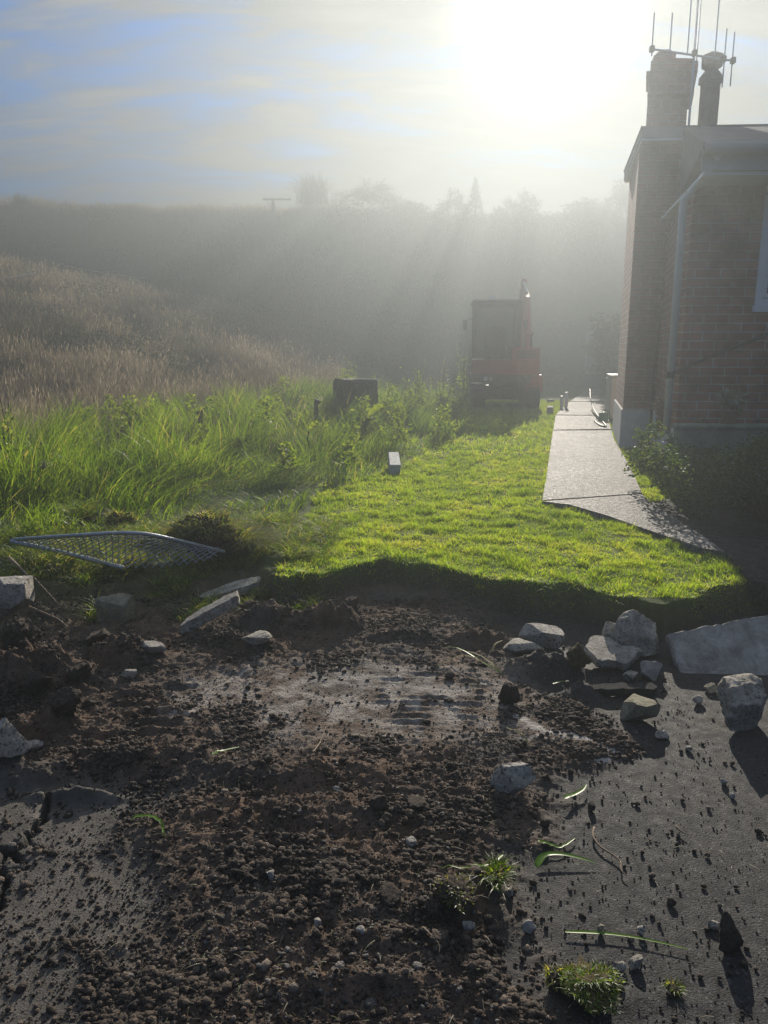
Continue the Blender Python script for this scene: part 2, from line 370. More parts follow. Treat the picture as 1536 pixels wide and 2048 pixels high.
def axis(a, b, step, lo, hi):
    mid = np.arange(a, b+step/2, step)
    def side(start, end, s):
        o = []; p = start; st_ = step
        while abs(p-start) < abs(end-start):
            st_ = min(st_*1.22, 2.2); p += s*st_; o.append(p)
        return o
    return np.array(side(a, lo, -1)[::-1]+list(mid)+side(b, hi, 1))
def build_ground():
    xs = axis(-2.55, 2.55, 0.0085, -130, 130)
    ymid = [1.25]
    while ymid[-1] < 5.2: ymid.append(ymid[-1]+0.0055+0.0012*(ymid[-1]-1.25)**1.3)
    st_ = ymid[-1]-ymid[-2]; p = ymid[-1]; top = []
    while p < 130: st_ = min(st_*1.06, 0.45 if p < 48 else 4.0); p += st_; top.append(p)
    bot = []; p = ymid[0]; st_ = 0.01
    while p > -40: st_ = min(st_*1.3, 3.0); p -= st_; bot.append(p)
    ys = np.array(bot[::-1]+ymid+top)
    X, Y = np.meshgrid(xs, ys); x, y = X.ravel(), Y.ravel()
    z, A = ground_fields(x, y)
    nx, ny = len(xs), len(ys); i = np.arange(nx*ny).reshape(ny, nx)
    q = np.stack([i[:-1, :-1].ravel(), i[:-1, 1:].ravel(), i[1:, 1:].ravel(), i[1:, :-1].ravel()], 1)
    me = mesh_np('ground', np.stack([x, y, z], 1), quads=q, attrs=A, smooth=True)
    o = link('ground', me, ground_mat()); tag(o, kind='structure'); return o

def ground_mat():
    m = bpy.data.materials.new('ground'); m.use_nodes = True; nt = m.node_tree; b = nt.nodes['Principled BSDF']; L = nt.links.new
    tc = N(nt, 'ShaderNodeTexCoord')
    def A(n):
        a = N(nt, 'ShaderNodeAttribute'); a.attribute_name = n; return a.outputs['Fac']
    def nz(s, d=8.0, r=0.65, dist=0.0):
        n = N(nt, 'ShaderNodeTexNoise', i_Scale=s, i_Detail=d, i_Roughness=r, i_Distortion=dist); L(tc.outputs['Object'], n.inputs['Vector']); return n.outputs[0]
    def vor(s):
        n = N(nt, 'ShaderNodeTexVoronoi', i_Scale=s); L(tc.outputs['Object'], n.inputs['Vector']); return n
    soilc = ramp(nt, nz(9, 10, .7), [(0.25, (0.035, 0.022, 0.014)), (0.5, (0.125, 0.080, 0.054)), (0.72, (0.23, 0.155, 0.11)), (0.85, (0.31, 0.23, 0.17))])
    soilc = mixc(nt, ramp(nt, nz(2.1, 5), [(0.42, 0.0), (0.68, 0.75)]), soilc, ramp(nt, nz(60, 5), [(0.3, (0.03, 0.03, 0.028)), (0.7, (0.12, 0.115, 0.105))]))
    v1 = vor(170); grit = ramp(nt, v1.outputs['Color'], [(0.0, (0.010, 0.010, 0.011)), (0.55, (0.018, 0.018, 0.019)), (0.80, (0.05, 0.05, 0.05)), (0.93, (0.22, 0.21, 0.2)), (1.0, (0.34, 0.33, 0.31))])
    asph = mixc(nt, ramp(nt, nz(0.9, 8, .6, .5), [(0.45, 0.0), (0.62, 0.45)]), mixc(nt, 0.25, grit, (0.04, 0.036, 0.032)), (0.06, 0.052, 0.044))
    asph = mixc(nt, 0.35, asph, ramp(nt, nz(3.0, 6), [(0.3, (0.02, 0.02, 0.022)), (0.7, (0.045, 0.044, 0.044))]))
    dust = ramp(nt, nz(14, 10, .75), [(0.3, (0.06, 0.052, 0.043)), (0.7, (0.17, 0.148, 0.125))])
    under = ramp(nt, nz(3, 6), [(0.3, (0.05, 0.075, 0.02)), (0.7, (0.11, 0.15, 0.04))])
    c = mixc(nt, A('soil'), asph, soilc)
    c = mixc(nt, math_(nt, 'MULTIPLY', A('dusty'), ramp(nt, nz(5, 8, .7), [(0.3, 0.35), (0.6, 1.0)])), c, dust)
    c = mixc(nt, A('pale'), c, ramp(nt, nz(70, 6), [(0.3, (0.28, 0.245, 0.21)), (0.7, (0.60, 0.55, 0.49))]))
    c = mixc(nt, A('lawn'), c, under)
    c = mixc(nt, A('crack'), c, (0.006, 0.006, 0.006))
    L(c, b.inputs['Base Color'])
    rg = ramp(nt, nz(22, 6), [(0.3, 0.62), (0.7, 0.85)])
    L(mixc(nt, A('soil'), rg, (0.92, 0.92, 0.92)), b.inputs['Roughness'])
    b.inputs['Specular IOR Level'].default_value = 0.22
    # bump: chippings on the asphalt, crumbs in the soil
    hh = math_(nt, 'ADD', math_(nt, 'MULTIPLY', v1.outputs['Distance'], -0.18), math_(nt, 'MULTIPLY', nz(160, 6), 0.5))
    v2 = vor(95)
    hs = math_(nt, 'ADD', math_(nt, 'MULTIPLY', v2.outputs['Distance'], -0.7), math_(nt, 'MULTIPLY', nz(45, 12, .75), 1.6))
    hm = N(nt, 'ShaderNodeMix'); L(A('soil'), hm.inputs[0]); L(hh, hm.inputs[2]); L(hs, hm.inputs[3])
    bp = N(nt, 'ShaderNodeBump', i_Strength=0.8, i_Distance=0.008); L(hm.outputs[0], bp.inputs['Height']); L(bp.outputs[0], b.inputs['Normal'])
    return m
build_ground()
def gh(x, y):
    z, _ = ground_fields(np.atleast_1d(np.asarray(x, float)), np.atleast_1d(np.asarray(y, float))); return z
def gz(x, y): return float(gh([x], [y])[0])
def on(px, py, z=ZA, it=3):
    """point of the ground seen at a photo pixel"""
    for _ in range(it+3):
        p = P(px, py, z) if z < CAMH-0.05 else P(px, py, 0); z = 0.5*z+0.5*gz(p.x, p.y)
    p = P(px, py, z); p.z = gz(p.x, p.y); return p
# ------------------------------------------------------------------ paving polygons (photo pixels laid on the ground)
def paving_mat(name, base, sp):
    m = bpy.data.materials.new(name); m.use_nodes = True; nt = m.node_tree; b = nt.nodes['Principled BSDF']; L = nt.links.new
    tc = N(nt, 'ShaderNodeTexCoord'); v = N(nt, 'ShaderNodeTexVoronoi', i_Scale=75.0); L(tc.outputs['Object'], v.inputs['Vector'])
    c = ramp(nt, v.outputs['Color'], [(0.0, tuple(k*0.35 for k in base)), (0.5, base), (0.85, tuple(k*1.5 for k in base)), (1.0, tuple(min(.8, k*2.6) for k in base))])
    n = N(nt, 'ShaderNodeTexNoise', i_Scale=1.6, i_Detail=8.0); L(tc.outputs['Object'], n.inputs['Vector'])
    n2_ = N(nt, 'ShaderNodeTexNoise', i_Scale=15.0, i_Detail=9.0, i_Roughness=0.85); L(tc.outputs['Object'], n2_.inputs['Vector'])
    c = mixc(nt, 1.0, c, ramp(nt, n2_.outputs[0], [(0.36, 0.3), (0.48, 0.8), (0.56, 1.3), (0.68, 2.6)]), 'MULTIPLY')
    L(mixc(nt, 1.0, c, ramp(nt, n.outputs[0], [(0.3, 0.55), (0.7, 1.1)]), 'MULTIPLY'), b.inputs['Base Color'])
    bp = N(nt, 'ShaderNodeBump', i_Strength=1.0, i_Distance=0.012); L(math_(nt, 'ADD', v.outputs['Distance'], math_(nt, 'MULTIPLY', n2_.outputs[0], 1.5)), bp.inputs['Height']); L(bp.outputs[0], b.inputs['Normal'])
    b.inputs['Specular IOR Level'].default_value = 0.12; L(ramp(nt, v.outputs['Color'], [(0.0, 0.7), (1.0, sp)]), b.inputs['Roughness']); return m
def paving(name, poly, z0, z1, m):
    import bmesh
    mb = MB(); mb.prism(poly, z0, z1); o = mb.build(name, m)
    bm = bmesh.new(); bm.from_mesh(o.data); bmesh.ops.triangulate(bm, faces=[f for f in bm.faces if len(f.verts) > 4]); bm.to_mesh(o.data); bm.free()
    tag(o, kind='structure'); return o
PM = paving_mat('aggregate', (0.23, 0.215, 0.195), 0.5); DM = paving_mat('driveway', (0.045, 0.045, 0.047), 0.7)
def slabs():
    L_ = [(1176,778),(1112,828)], [(1207,778),(1214,826)]
    quads = [[(1176,778),(1140,803),(1211,803),(1207,778)], [(1139,804),(1111.7,829.5),(1214.5,830.5),(1211,804)], [(1111.5,831),(1106.5,860),(1222,858),(1215,832)],
             [(1106,861.5),(1092,960),(1084.5,1001),(1284,987),(1258,930),(1228,880),(1223,861)],
             [(1084,1003.5),(1140,1010),(1215,1032),(1300,1062),(1400,1096),(1452,1106),(1400,1068),(1345,1035),(1300,1004),(1284,989)]]
    mb = MB()
    for q in quads: mb.prism([tuple(P(a, b, 0.03).xy) for a, b in q], -0.08, 0.034)
    o = mb.build('path', PM); tag(o, kind='structure')
slabs()
paving('driveway', drivep, -0.10, 0.026, DM)

# ------------------------------------------------------------------ blade and leaf makers
RS = np.random.RandomState(11)
def blades(base, h, w, az, lean, rnd, phi=None, seg=3, curl=1.7, tipw=0.0):
    n = len(base); phi = RS.rand(n)*np.pi*2 if phi is None else phi
    ts = np.linspace(0, 1, seg+1); V = []; dx, dy = np.cos(az), np.sin(az); sx, sy = np.cos(phi), np.sin(phi)
    for i, t in enumerate(ts):
        hor = h*lean*t**curl; ver = h*t*(1-0.45*np.clip(lean, 0, 1.6)*t)
        px = base[:, 0]+dx*hor; py = base[:, 1]+dy*hor; pz = base[:, 2]+ver
        ww = w*0.5*((1-t)**0.6*(1-tipw)+tipw) if i < seg else w*0
        if i < seg:
            V.append(np.stack([px-sx*ww, py-sy*ww, pz], 1)); V.append(np.stack([px+sx*ww, py+sy*ww, pz], 1))
        else: V.append(np.stack([px, py, pz], 1))
    k = 2*seg+1; verts = np.stack(V, 1).reshape(-1, 3); o = np.arange(n)*k
    quads = np.concatenate([np.stack([o+2*i, o+2*i+1, o+2*i+3, o+2*i+2], 1) for i in range(seg-1)]) if seg > 1 else np.zeros((0, 4), int)
    tris = np.stack([o+2*seg-2, o+2*seg-1, o+2*seg], 1)
    return verts, tris, quads, np.repeat(rnd, k)
def leaves(c, size, rnd, aspect=0.55, up=0.5, r=None):
    """rhombic leaves, folded a little along the midrib"""
    r = r or RS; n = len(c); a = r.randn(n, 3); a[:, 2] = a[:, 2]*0.6+up*0.5; a /= np.linalg.norm(a, axis=1)[:, None]
    b = r.randn(n, 3); b -= a*np.sum(a*b, 1)[:, None]; b /= np.linalg.norm(b, axis=1)[:, None]; nn = np.cross(a, b)
    s = size[:, None]; L_ = a*s; W = b*s*aspect*0.5
    v = np.stack([c, c+L_*0.45+W+nn*s*0.07, c+L_, c+L_*0.45-W+nn*s*0.07], 1).reshape(-1, 3)
    o = np.arange(n)*4; tris = np.concatenate([np.stack([o, o+1, o+2], 1), np.stack([o, o+2, o+3], 1)])
    return v, tris, None, np.repeat(rnd, 4)
def join(parts):
    V, T, Q, R, n = [], [], [], [], 0
    for v, t, q, r in parts:
        V.append(v); R.append(r)
        if t is not None and len(t): T.append(t+n)
        if q is not None and len(q): Q.append(q+n)
        n += len(v)
    return np.concatenate(V), (np.concatenate(T) if T else None), (np.concatenate(Q) if Q else None), np.concatenate(R)
def mk(name, parts, m, parent=None, smooth=False, loc=None):
    v, t, q, r = join(parts)
    if loc is not None: v = v-np.array(loc)[None]
    me = mesh_np(name, v, t, q, {'rnd': r}, smooth); return link(name, me, m, parent)
M_LAWN = leafmat('lawn', [(0.09, 0.15, 0.014), (0.17, 0.265, 0.022), (0.25, 0.36, 0.032), (0.34, 0.40, 0.06), (0.42, 0.37, 0.14)], 0.72, tm=(2.0, 1.85, 0.9))
M_TALL = leafmat('tall_green', [(0.035, 0.075, 0.014), (0.08, 0.15, 0.022), (0.14, 0.22, 0.028), (0.20, 0.27, 0.045), (0.33, 0.30, 0.13)], 0.68, tm=(2.0, 1.85, 0.7))
M_DRY = leafmat('dry_grass', [(0.09, 0.095, 0.06), (0.18, 0.155, 0.11), (0.26, 0.22, 0.16), (0.35, 0.30, 0.225), (0.46, 0.41, 0.33)], 0.5, 0.6, 0.08, (1.08, 1.0, 0.86))
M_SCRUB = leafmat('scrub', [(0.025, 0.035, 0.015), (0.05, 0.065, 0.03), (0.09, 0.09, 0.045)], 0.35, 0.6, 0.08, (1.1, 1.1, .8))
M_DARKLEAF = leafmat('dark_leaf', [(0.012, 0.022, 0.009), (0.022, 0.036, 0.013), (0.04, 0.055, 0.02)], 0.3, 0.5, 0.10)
M_HEDGE = leafmat('hedge_leaf', [(0.03, 0.06, 0.018), (0.055, 0.10, 0.028), (0.09, 0.14, 0.04), (0.17, 0.21, 0.08)], 0.5, 0.5, 0.12)
M_BRIGHT = leafmat('weed_leaf', [(0.10, 0.17, 0.02), (0.16, 0.25, 0.03), (0.24, 0.31, 0.05)], 0.7, tm=(1.7, 1.5, .6))
M_STEM = pmat('stem', (0.08, 0.07, 0.035), 0.8)
M_BARK = pmat('bark', (0.06, 0.045, 0.03), 0.9, noise=(20, .5), bump=.5)

GREEN_PX = [(-700,900),(-700,1120),(0,1105),(140,1075),(300,1052),(470,1070),(560,1062),(640,985),(700,962),(800,940),(880,888),(925,868),(935,830),(930,812),(600,828),(300,862),(0,905),(-400,915)]
greenp = [tuple(P(a, b, 0).xy) for a, b in GREEN_PX]
def region(n, x0, x1, y0, y1):
    return x0+RS.rand(n)*(x1-x0), y0+RS.rand(n)*(y1-y0)
def in_view(x, y, m=0.62): return np.abs(x) < y*m+0.9
def lawn_grass():
    parts = []
    for (y0, y1, n, h, w) in ((3.9, 6.2, 300000, .036, .0042), (6.2, 9.5, 200000, .042, .0065), (9.5, 20, 150000, .055, .012)):
        x, y = region(n, -1.9 if y0 < 6 else -1.5, 4.6, y0, y1)
        ey = edge_y(x); rag = 0.10*fbm(x, y, 5, 3, seed=91)
        k = (y > ey-0.012-0.03*RS.rand(len(x))) & ~inside(x+.035*RS.randn(n), y+.05*RS.randn(n), pathp) & ~inside(x+.03*RS.randn(n), y+.03*RS.randn(n), drivep) & in_view(x, y, .55) & (~inside(x, y, greenp) | (rag > 0.02))
        k &= (x > -0.62+rag-0.35*ss(5.4, 4.2, y)*0) & (x < 2.75+0.0*y+0.35*(y-4.2)*0.62)
        x, y = x[k], y[k]
        wear = ss(0.12, 0.55, fbm(x, y, 1.1, 4, .6, seed=92)); bald = ss(-0.32, -0.6, fbm(x, y, 3.2, 3, .6, seed=93))
        k = RS.rand(len(x)) > 0.55*bald+0.0*wear; x, y, wear = x[k], y[k], wear[k]
        z = gh(x, y); tuft = ss(-.1, .6, fbm(x, y, 6.5, 3, .6, seed=94)); near = ss(0.16, 0.0, y-edge_y(x))
        hh = h*(0.4+1.0*RS.rand(len(x))**1.4)*(0.55+1.35*tuft)*(1-.35*wear)*(1+0.55*near)
        az = RS.rand(len(x))*np.pi*2; az = np.where((RS.rand(len(x)) < .75*near), -np.pi/2+RS.randn(len(x))*.6, az)
        lean = 0.25+0.75*RS.rand(len(x))+near*.35
        rnd = np.clip(0.18+0.5*RS.rand(len(x))+0.45*fbm(x, y, 1.6, 4, .6, seed=95)+0.12*wear, 0, .98)
        rnd = np.where(RS.rand(len(x)) < .05+.07*wear, .97, rnd)
        parts.append(blades(np.stack([x, y, z-0.004], 1), hh, w*(0.7+.6*RS.rand(len(x))), az, lean, rnd, seg=2))
    o = mk('lawn_grass', parts, M_LAWN); tag(o, 'short sunlit green lawn running from the broken dirt edge to the digger', 'grass', kind='stuff')
def tall_grass():
    parts = []
    x, y = region(210000, -9.5, 4.2, 4.9, 17.5)
    k = inside(x, y, greenp) & in_view(x, y, .56); x, y = x[k], y[k]
    cl = fbm(x, y, 1.15, 3, .6, seed=101); k = RS.rand(len(x)) < 0.55+0.75*cl; x, y, cl = x[k], y[k], cl[k]
    n = len(x); z = gh(x, y)
    # distance to the lawn side: lower there
    fx = ss(-0.9, -2.6, x-0.30*(y-5.5)); low = 0.42+0.58*fx
    front = ss(4.9, 7.0, y+0.35*perlin(x*1.3, x*0)); 
    hh = (0.20+0.36*RS.rand(n))*low*(0.5+1.15*ss(-.35, .55, cl))*(0.40+0.60*front)*1.15
    wind = fbm(x, y, 0.8, 2, seed=103)*4.5; az = wind+RS.randn(n)*0.9
    lean = 0.25+0.55*RS.rand(n)+0.35*(1-front)
    gx, gy = P(470, 985, 0).xy; flat = np.exp(-(((x-gx)/0.75)**2+((y-gy)/0.75)**2)**2)      # combed-over patch
    az = np.where(RS.rand(n) < flat, -0.35+RS.randn(n)*.35, az); lean = lean+flat*1.3
    rnd = np.clip(0.15+0.5*RS.rand(n)+0.25*fbm(x, y, 0.9, 3, seed=104), 0, .9); rnd = np.where(RS.rand(n) < .05, .97, rnd)
    parts.append(blades(np.stack([x, y, z-0.02], 1), hh, (0.006+0.005*RS.rand(n))*(0.8+0.06*y), az, lean, rnd, seg=4, curl=2.1))
    o = mk('tall_grass', parts, M_TALL); tag(o, 'tall rank green grass growing beside the lawn up to the dry slope', 'grass', kind='stuff')
def leafy():
    r = np.random.RandomState(55); P_ = []
    for i in range(150):
        x, y = r.uniform(-5.5, 2.6), r.uniform(6.0, 15.5)
        if not inside(np.array([x]), np.array([y]), greenp)[0] or abs(x) > .55*y+.5: continue
        if r.rand() > .35+.65*(y > 9.5): continue
        s = r.uniform(.18, .42)*(.6+.4*(y > 9)); H = s*r.uniform(.9, 1.7); n = int(190*s/.3); t = r.rand(n); a = r.rand(n)*6.28; R = s*.55*(1-.6*t)*(.3+.7*r.rand(n))
        c = np.stack([x+R*np.cos(a), y+R*np.sin(a), gz(x, y)+.10+t*H], 1)
        P_.append(leaves(c, (.05+.07*r.rand(n))*(1-.4*t), r.rand(n), .45, .7, r))
    o = mk('leafy_undergrowth', P_, M_BRIGHT); tag(o, 'broad leaved green weeds growing through the tall grass', 'weeds', kind='stuff')
def rubble_grass():
    # sparse, torn grass over the clods between the panel and the bank
    x, y = region(70000, -3.4, -0.35, 3.9, 6.0); ey = edge_y(x)
    d = y-ey; k = (fbm(x, y, 2.6, 3, .6, seed=111) > -0.12+0.36*ss(0.7, -0.2, d)) & (d > -0.35) & (d < 1.4) & in_view(x, y, .6); x, y = x[k], y[k]; n = len(x)
    z = gh(x, y); rnd = np.clip(.1+.6*RS.rand(n), 0, 1); rnd = np.where(RS.rand(n) < .25, .97, rnd)
    parts = [blades(np.stack([x, y, z-0.01], 1), 0.05+0.12*RS.rand(n), 0.0045+0.003*RS.rand(n), RS.rand(n)*6.28, 0.6+0.9*RS.rand(n), rnd, seg=3)]
    o = mk('torn_grass', parts, M_TALL); tag(o, 'torn grass tangled over the dug clods left of the lawn', 'grass', kind='stuff')
def dry_grass():
    parts = []; n = 420000
    x, y = region(n, -17*KF/.78, 1.2, 8.5, 27*KF/.78)
    g = inside(x, y, greenp); bnd = x < 1.4-0.04*(y-16)**2*0+0.3*perlin(y*.5, y*0)
    k = (~g | (RS.rand(n) < .06)) & bnd & in_view(x, y, .56) & (x < -0.05*y+.25*perlin(y*.6, x*.6)) ; x, y = x[k], y[k]
    k = (RS.rand(len(x)) < 0.45+0.8*ss(22, 10, y)) ; x, y = x[k], y[k]; n = len(x); z = gh(x, y)
    cl = fbm(x, y, 0.55, 3, .6, seed=121); scr = ss(0.1, 0.5, fbm(x, y, 0.28, 3, .6, seed=122)+0.0)
    hh = (0.30+0.45*RS.rand(n))*(0.7+0.7*ss(-.4, .6, cl))
    rnd = np.clip(0.35+0.4*RS.rand(n)+0.55*fbm(x, y, 0.5, 4, .6, seed=123)-0.5*scr, 0, 1)
    w = 0.004+0.0006*y; az = RS.rand(n)*6.28; lean = 0.12+0.45*RS.rand(n)
    parts.append(blades(np.stack([x, y, z-0.03], 1), hh, w*(0.6+.8*RS.rand(n)), az, lean, rnd, seg=3, curl=2.0))
    # seed heads
    s = RS.rand(n) < .22; b = np.stack([x+np.cos(az)*hh*lean, y+np.sin(az)*hh*lean, z-0.03+hh*(1-.45*lean)-0.06], 1)[s]
    parts.append(blades(b, 0.07+.06*RS.rand(s.sum()), (w*1.3)[s], az[s], lean[s], np.clip(rnd[s]+.3, 0, 1), seg=3))
    o = mk('dry_grass', parts, M_DRY); tag(o, 'pale dry seeding grass covering the slope on the left', 'grass', kind='stuff')
    # grass fringe of the dark hill behind
    n = 90000; x, y = region(n, -19*KF/.78, 19*KF/.78, 20*KF/.78, 31.5*KF/.78); y = np.where(RS.rand(n) < .35, KF*(37.2+3*RS.rand(n)), y)
    k = in_view(x, y, .58); x, y = x[k], y[k]; n = len(x); z = gh(x, y); top = ss(36.4*KF, 38.2*KF, y)
    hh = (0.25+0.5*RS.rand(n))*(0.8+0.6*ss(-.3, .5, fbm(x, y, .5, 3, seed=131)))*(1-0.35*(1-top))*(1-.4*ss(-3, 4, x)*top)
    parts = [blades(np.stack([x, y, z-0.05], 1), hh, 0.022+0.02*RS.rand(n), RS.rand(n)*6.28, .1+.5*RS.rand(n), np.clip(.2+.6*RS.rand(n)+.3*fbm(x, y, .3, 3, seed=132), 0, 1)*.8, seg=3)]
    o = mk('hill_grass', parts, M_DRY); tag(o, 'rough grass on the shaded hill and along its skyline', 'grass', kind='stuff')
lawn_grass(); tall_grass(); leafy(); rubble_grass(); dry_grass()

# ------------------------------------------------------------------ shrubs, flax, trees
def lobes_points(r, n, lobes):
    w = np.array([l[3]*l[4]*l[5] for l in lobes]); w = w/w.sum(); idx = r.choice(len(lobes), n, p=w)
    u = r.randn(n, 3); u /= np.linalg.norm(u, axis=1)[:, None]; rad = r.rand(n)**0.45
    L_ = np.array(lobes)[idx]; return L_[:, :3]+u*rad[:, None]*L_[:, 3:6]
def shrub(name, label, cat, base, lobes, n, size, m, group=None, seed=1, stems=4, aspect=.5):
    """lobes: (dx,dy,dz,rx,ry,rz) relative to the base"""
    r = np.random.RandomState(seed); e = empty(name, base); tag(e, label, cat, group)
    sub = []
    for l in lobes:       # small uneven sub-lobes with gaps between them
        for _ in range(7):
            u = r.randn(3); u /= np.linalg.norm(u); k = .62+.25*r.rand()
            sub.append((l[0]+u[0]*l[3]*k, l[1]+u[1]*l[4]*k, l[2]+u[2]*l[5]*k, l[3]*(.28+.2*r.rand()), l[4]*(.28+.2*r.rand()), l[5]*(.24+.2*r.rand())))
        sub.append((l[0], l[1], l[2], l[3]*.6, l[4]*.6, l[5]*.6))
    c = lobes_points(r, n, sub); v, t, q, rr = leaves(c, size*(.6+.8*r.rand(n)), np.clip(r.rand(n)*.8+.1*r.randn(n), 0, 1), aspect, .4, r)
    ob = link('foliage', mesh_np('foliage', v, t, q, {'rnd': rr}), m, e)
    mb = MB()
    for i in range(stems):
        l = lobes[i % len(lobes)]; a = r.rand()*6.28; tip = (l[0]+.4*l[3]*math.cos(a), l[1]+.4*l[4]*math.sin(a), l[2]+.3*l[5])
        mid = (tip[0]*.4+.03*r.randn(), tip[1]*.4+.03*r.randn(), tip[2]*.45); rr0 = 0.02*max(.5, l[5])
        mb.tube([(0.03*r.randn(), 0.03*r.randn(), -0.1), mid, tip], [rr0*1.3, rr0, rr0*.4], 6)
    mb.build('stem', M_BARK, e, smooth=True); return e
def flax(name, label, base, R, n, seed, wid=.05, cat='bush', up=.5):
    """spiky plant: sword leaves fanning from the ground"""
    r = np.random.RandomState(seed); b = np.zeros((n, 3)); b[:, :2] = r.randn(n, 2)*R*.22; b[:, 2] = 0
    az = r.rand(n)*6.28; lean = np.abs(r.randn(n))*.75*(1.3-up); rnd = r.rand(n)
    global RS
    k, RS = RS, r
    part = blades(b, R*(.7+.5*r.rand(n)), np.full(n, wid), az, lean, rnd, phi=az+np.pi/2+r.randn(n)*.6, seg=4, curl=1.8, tipw=.15); RS = k
    v, t, q, rr = part; o = link(name, mesh_np(name, v, t, q, {'rnd': rr}), M_DARKLEAF); o.location = base
    tag(o, label, cat, None); return o
def hilltop(px, py_base=430, Y=38.3*KF):
    x = at(px, 430, Y).x; return Vector((x, Y, gz(x, Y)-0.1))
def ridge_things():
    S = 38.7*KF/1540            # metres per photo pixel up there
    flax('flax_bush', 'spiky flax bush on the hill skyline beside the power pole', hilltop(628)+Vector((0, 0, .5)), 56*S, 320, 3, .05)
    flax('flax_bush', 'low spiky bush on the skyline at the far left end of the hill', hilltop(45), 34*S, 160, 5, .04)
    flax('flax_bush', 'small spiky tuft between the power pole flax and the left end of the skyline', hilltop(345), 22*S, 120, 6, .035)
    def sk(px, w, h, n, label, seed, name='hill_shrub', m=M_DARKLEAF, up=0, spikes=True, size=.16):
        b = hilltop(px)+Vector((0, 0, .45)); W, H = w*S*.5, h*S*1.15
        lob = [(-.35*W, 0, .35*H, .5*W, .5*W, .36*H), (.3*W, .1, .42*H, .5*W, .5*W, .42*H), (0, -.2, .55*H, .45*W, .4*W, .38*H), (.62*W, 0, .25*H, .36*W, .4*W, .25*H), (-.7*W, 0, .2*H, .35*W, .4*W, .22*H)]
        return shrub(name, label, 'bush' if name != 'conifer_tree' else 'tree', b, lob, n, size, m, seed=seed, aspect=.3)
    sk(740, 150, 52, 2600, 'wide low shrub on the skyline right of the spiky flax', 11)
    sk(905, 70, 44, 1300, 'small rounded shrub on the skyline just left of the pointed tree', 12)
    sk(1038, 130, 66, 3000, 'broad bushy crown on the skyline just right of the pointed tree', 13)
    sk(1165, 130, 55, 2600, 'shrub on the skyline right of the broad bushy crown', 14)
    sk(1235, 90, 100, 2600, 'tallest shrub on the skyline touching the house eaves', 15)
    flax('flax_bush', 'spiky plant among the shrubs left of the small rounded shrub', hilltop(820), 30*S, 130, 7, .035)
    # pointed tree
    b = hilltop(950); e = empty('pointed_tree', b); tag(e, 'narrow pointed tree rising above the skyline shrubs', 'tree')
    r = np.random.RandomState(9); n = 2200; t = r.rand(n)**.8; H = 88*S; R = (1-t)*23*S*(.6+.6*r.rand(n)); a = r.rand(n)*6.28
    k = (np.sin(t*40+a*2) > -.3); c = np.stack([R*np.cos(a), R*np.sin(a), .15+t*H], 1)[k]
    v, tt, q, rr = leaves(c, .13*(.6+.8*r.rand(len(c))), r.rand(len(c)), .35, .3, r)
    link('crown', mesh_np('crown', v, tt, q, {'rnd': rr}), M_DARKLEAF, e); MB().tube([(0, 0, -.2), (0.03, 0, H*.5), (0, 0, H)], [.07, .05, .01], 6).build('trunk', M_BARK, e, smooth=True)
    # power pole
    b = hilltop(547); top = at(547, 397, 38.3*KF).z-b.z; e = empty('power_pole', b); tag(e, 'wooden power pole with a single crossarm on the hill skyline', 'power pole')
    MB().tube([(0, 0, -.5), (0, 0, top)], [.12, .09], 10).build('pole', M_BARK, e, smooth=True)
    MB().box(-.52, .94, -.10, -.02, top-.10, top-.02).build('crossarm', M_BARK, e)
    for xx in (-.45, -.18, .33, .85):
        MB().tube([(xx, -.05, top-.02), (xx, -.05, top+.08)], [.025, .035], 6).build('insulator', pmat('porcelain', (.3, .3, .3), .3) if 'porcelain' not in bpy.data.materials else bpy.data.materials['porcelain'], e)
    MB().tube([(-.38, -.05, top-.1), (0, -.03, top-.5)], .02, 5).build('brace', M_BARK, e)
ridge_things()
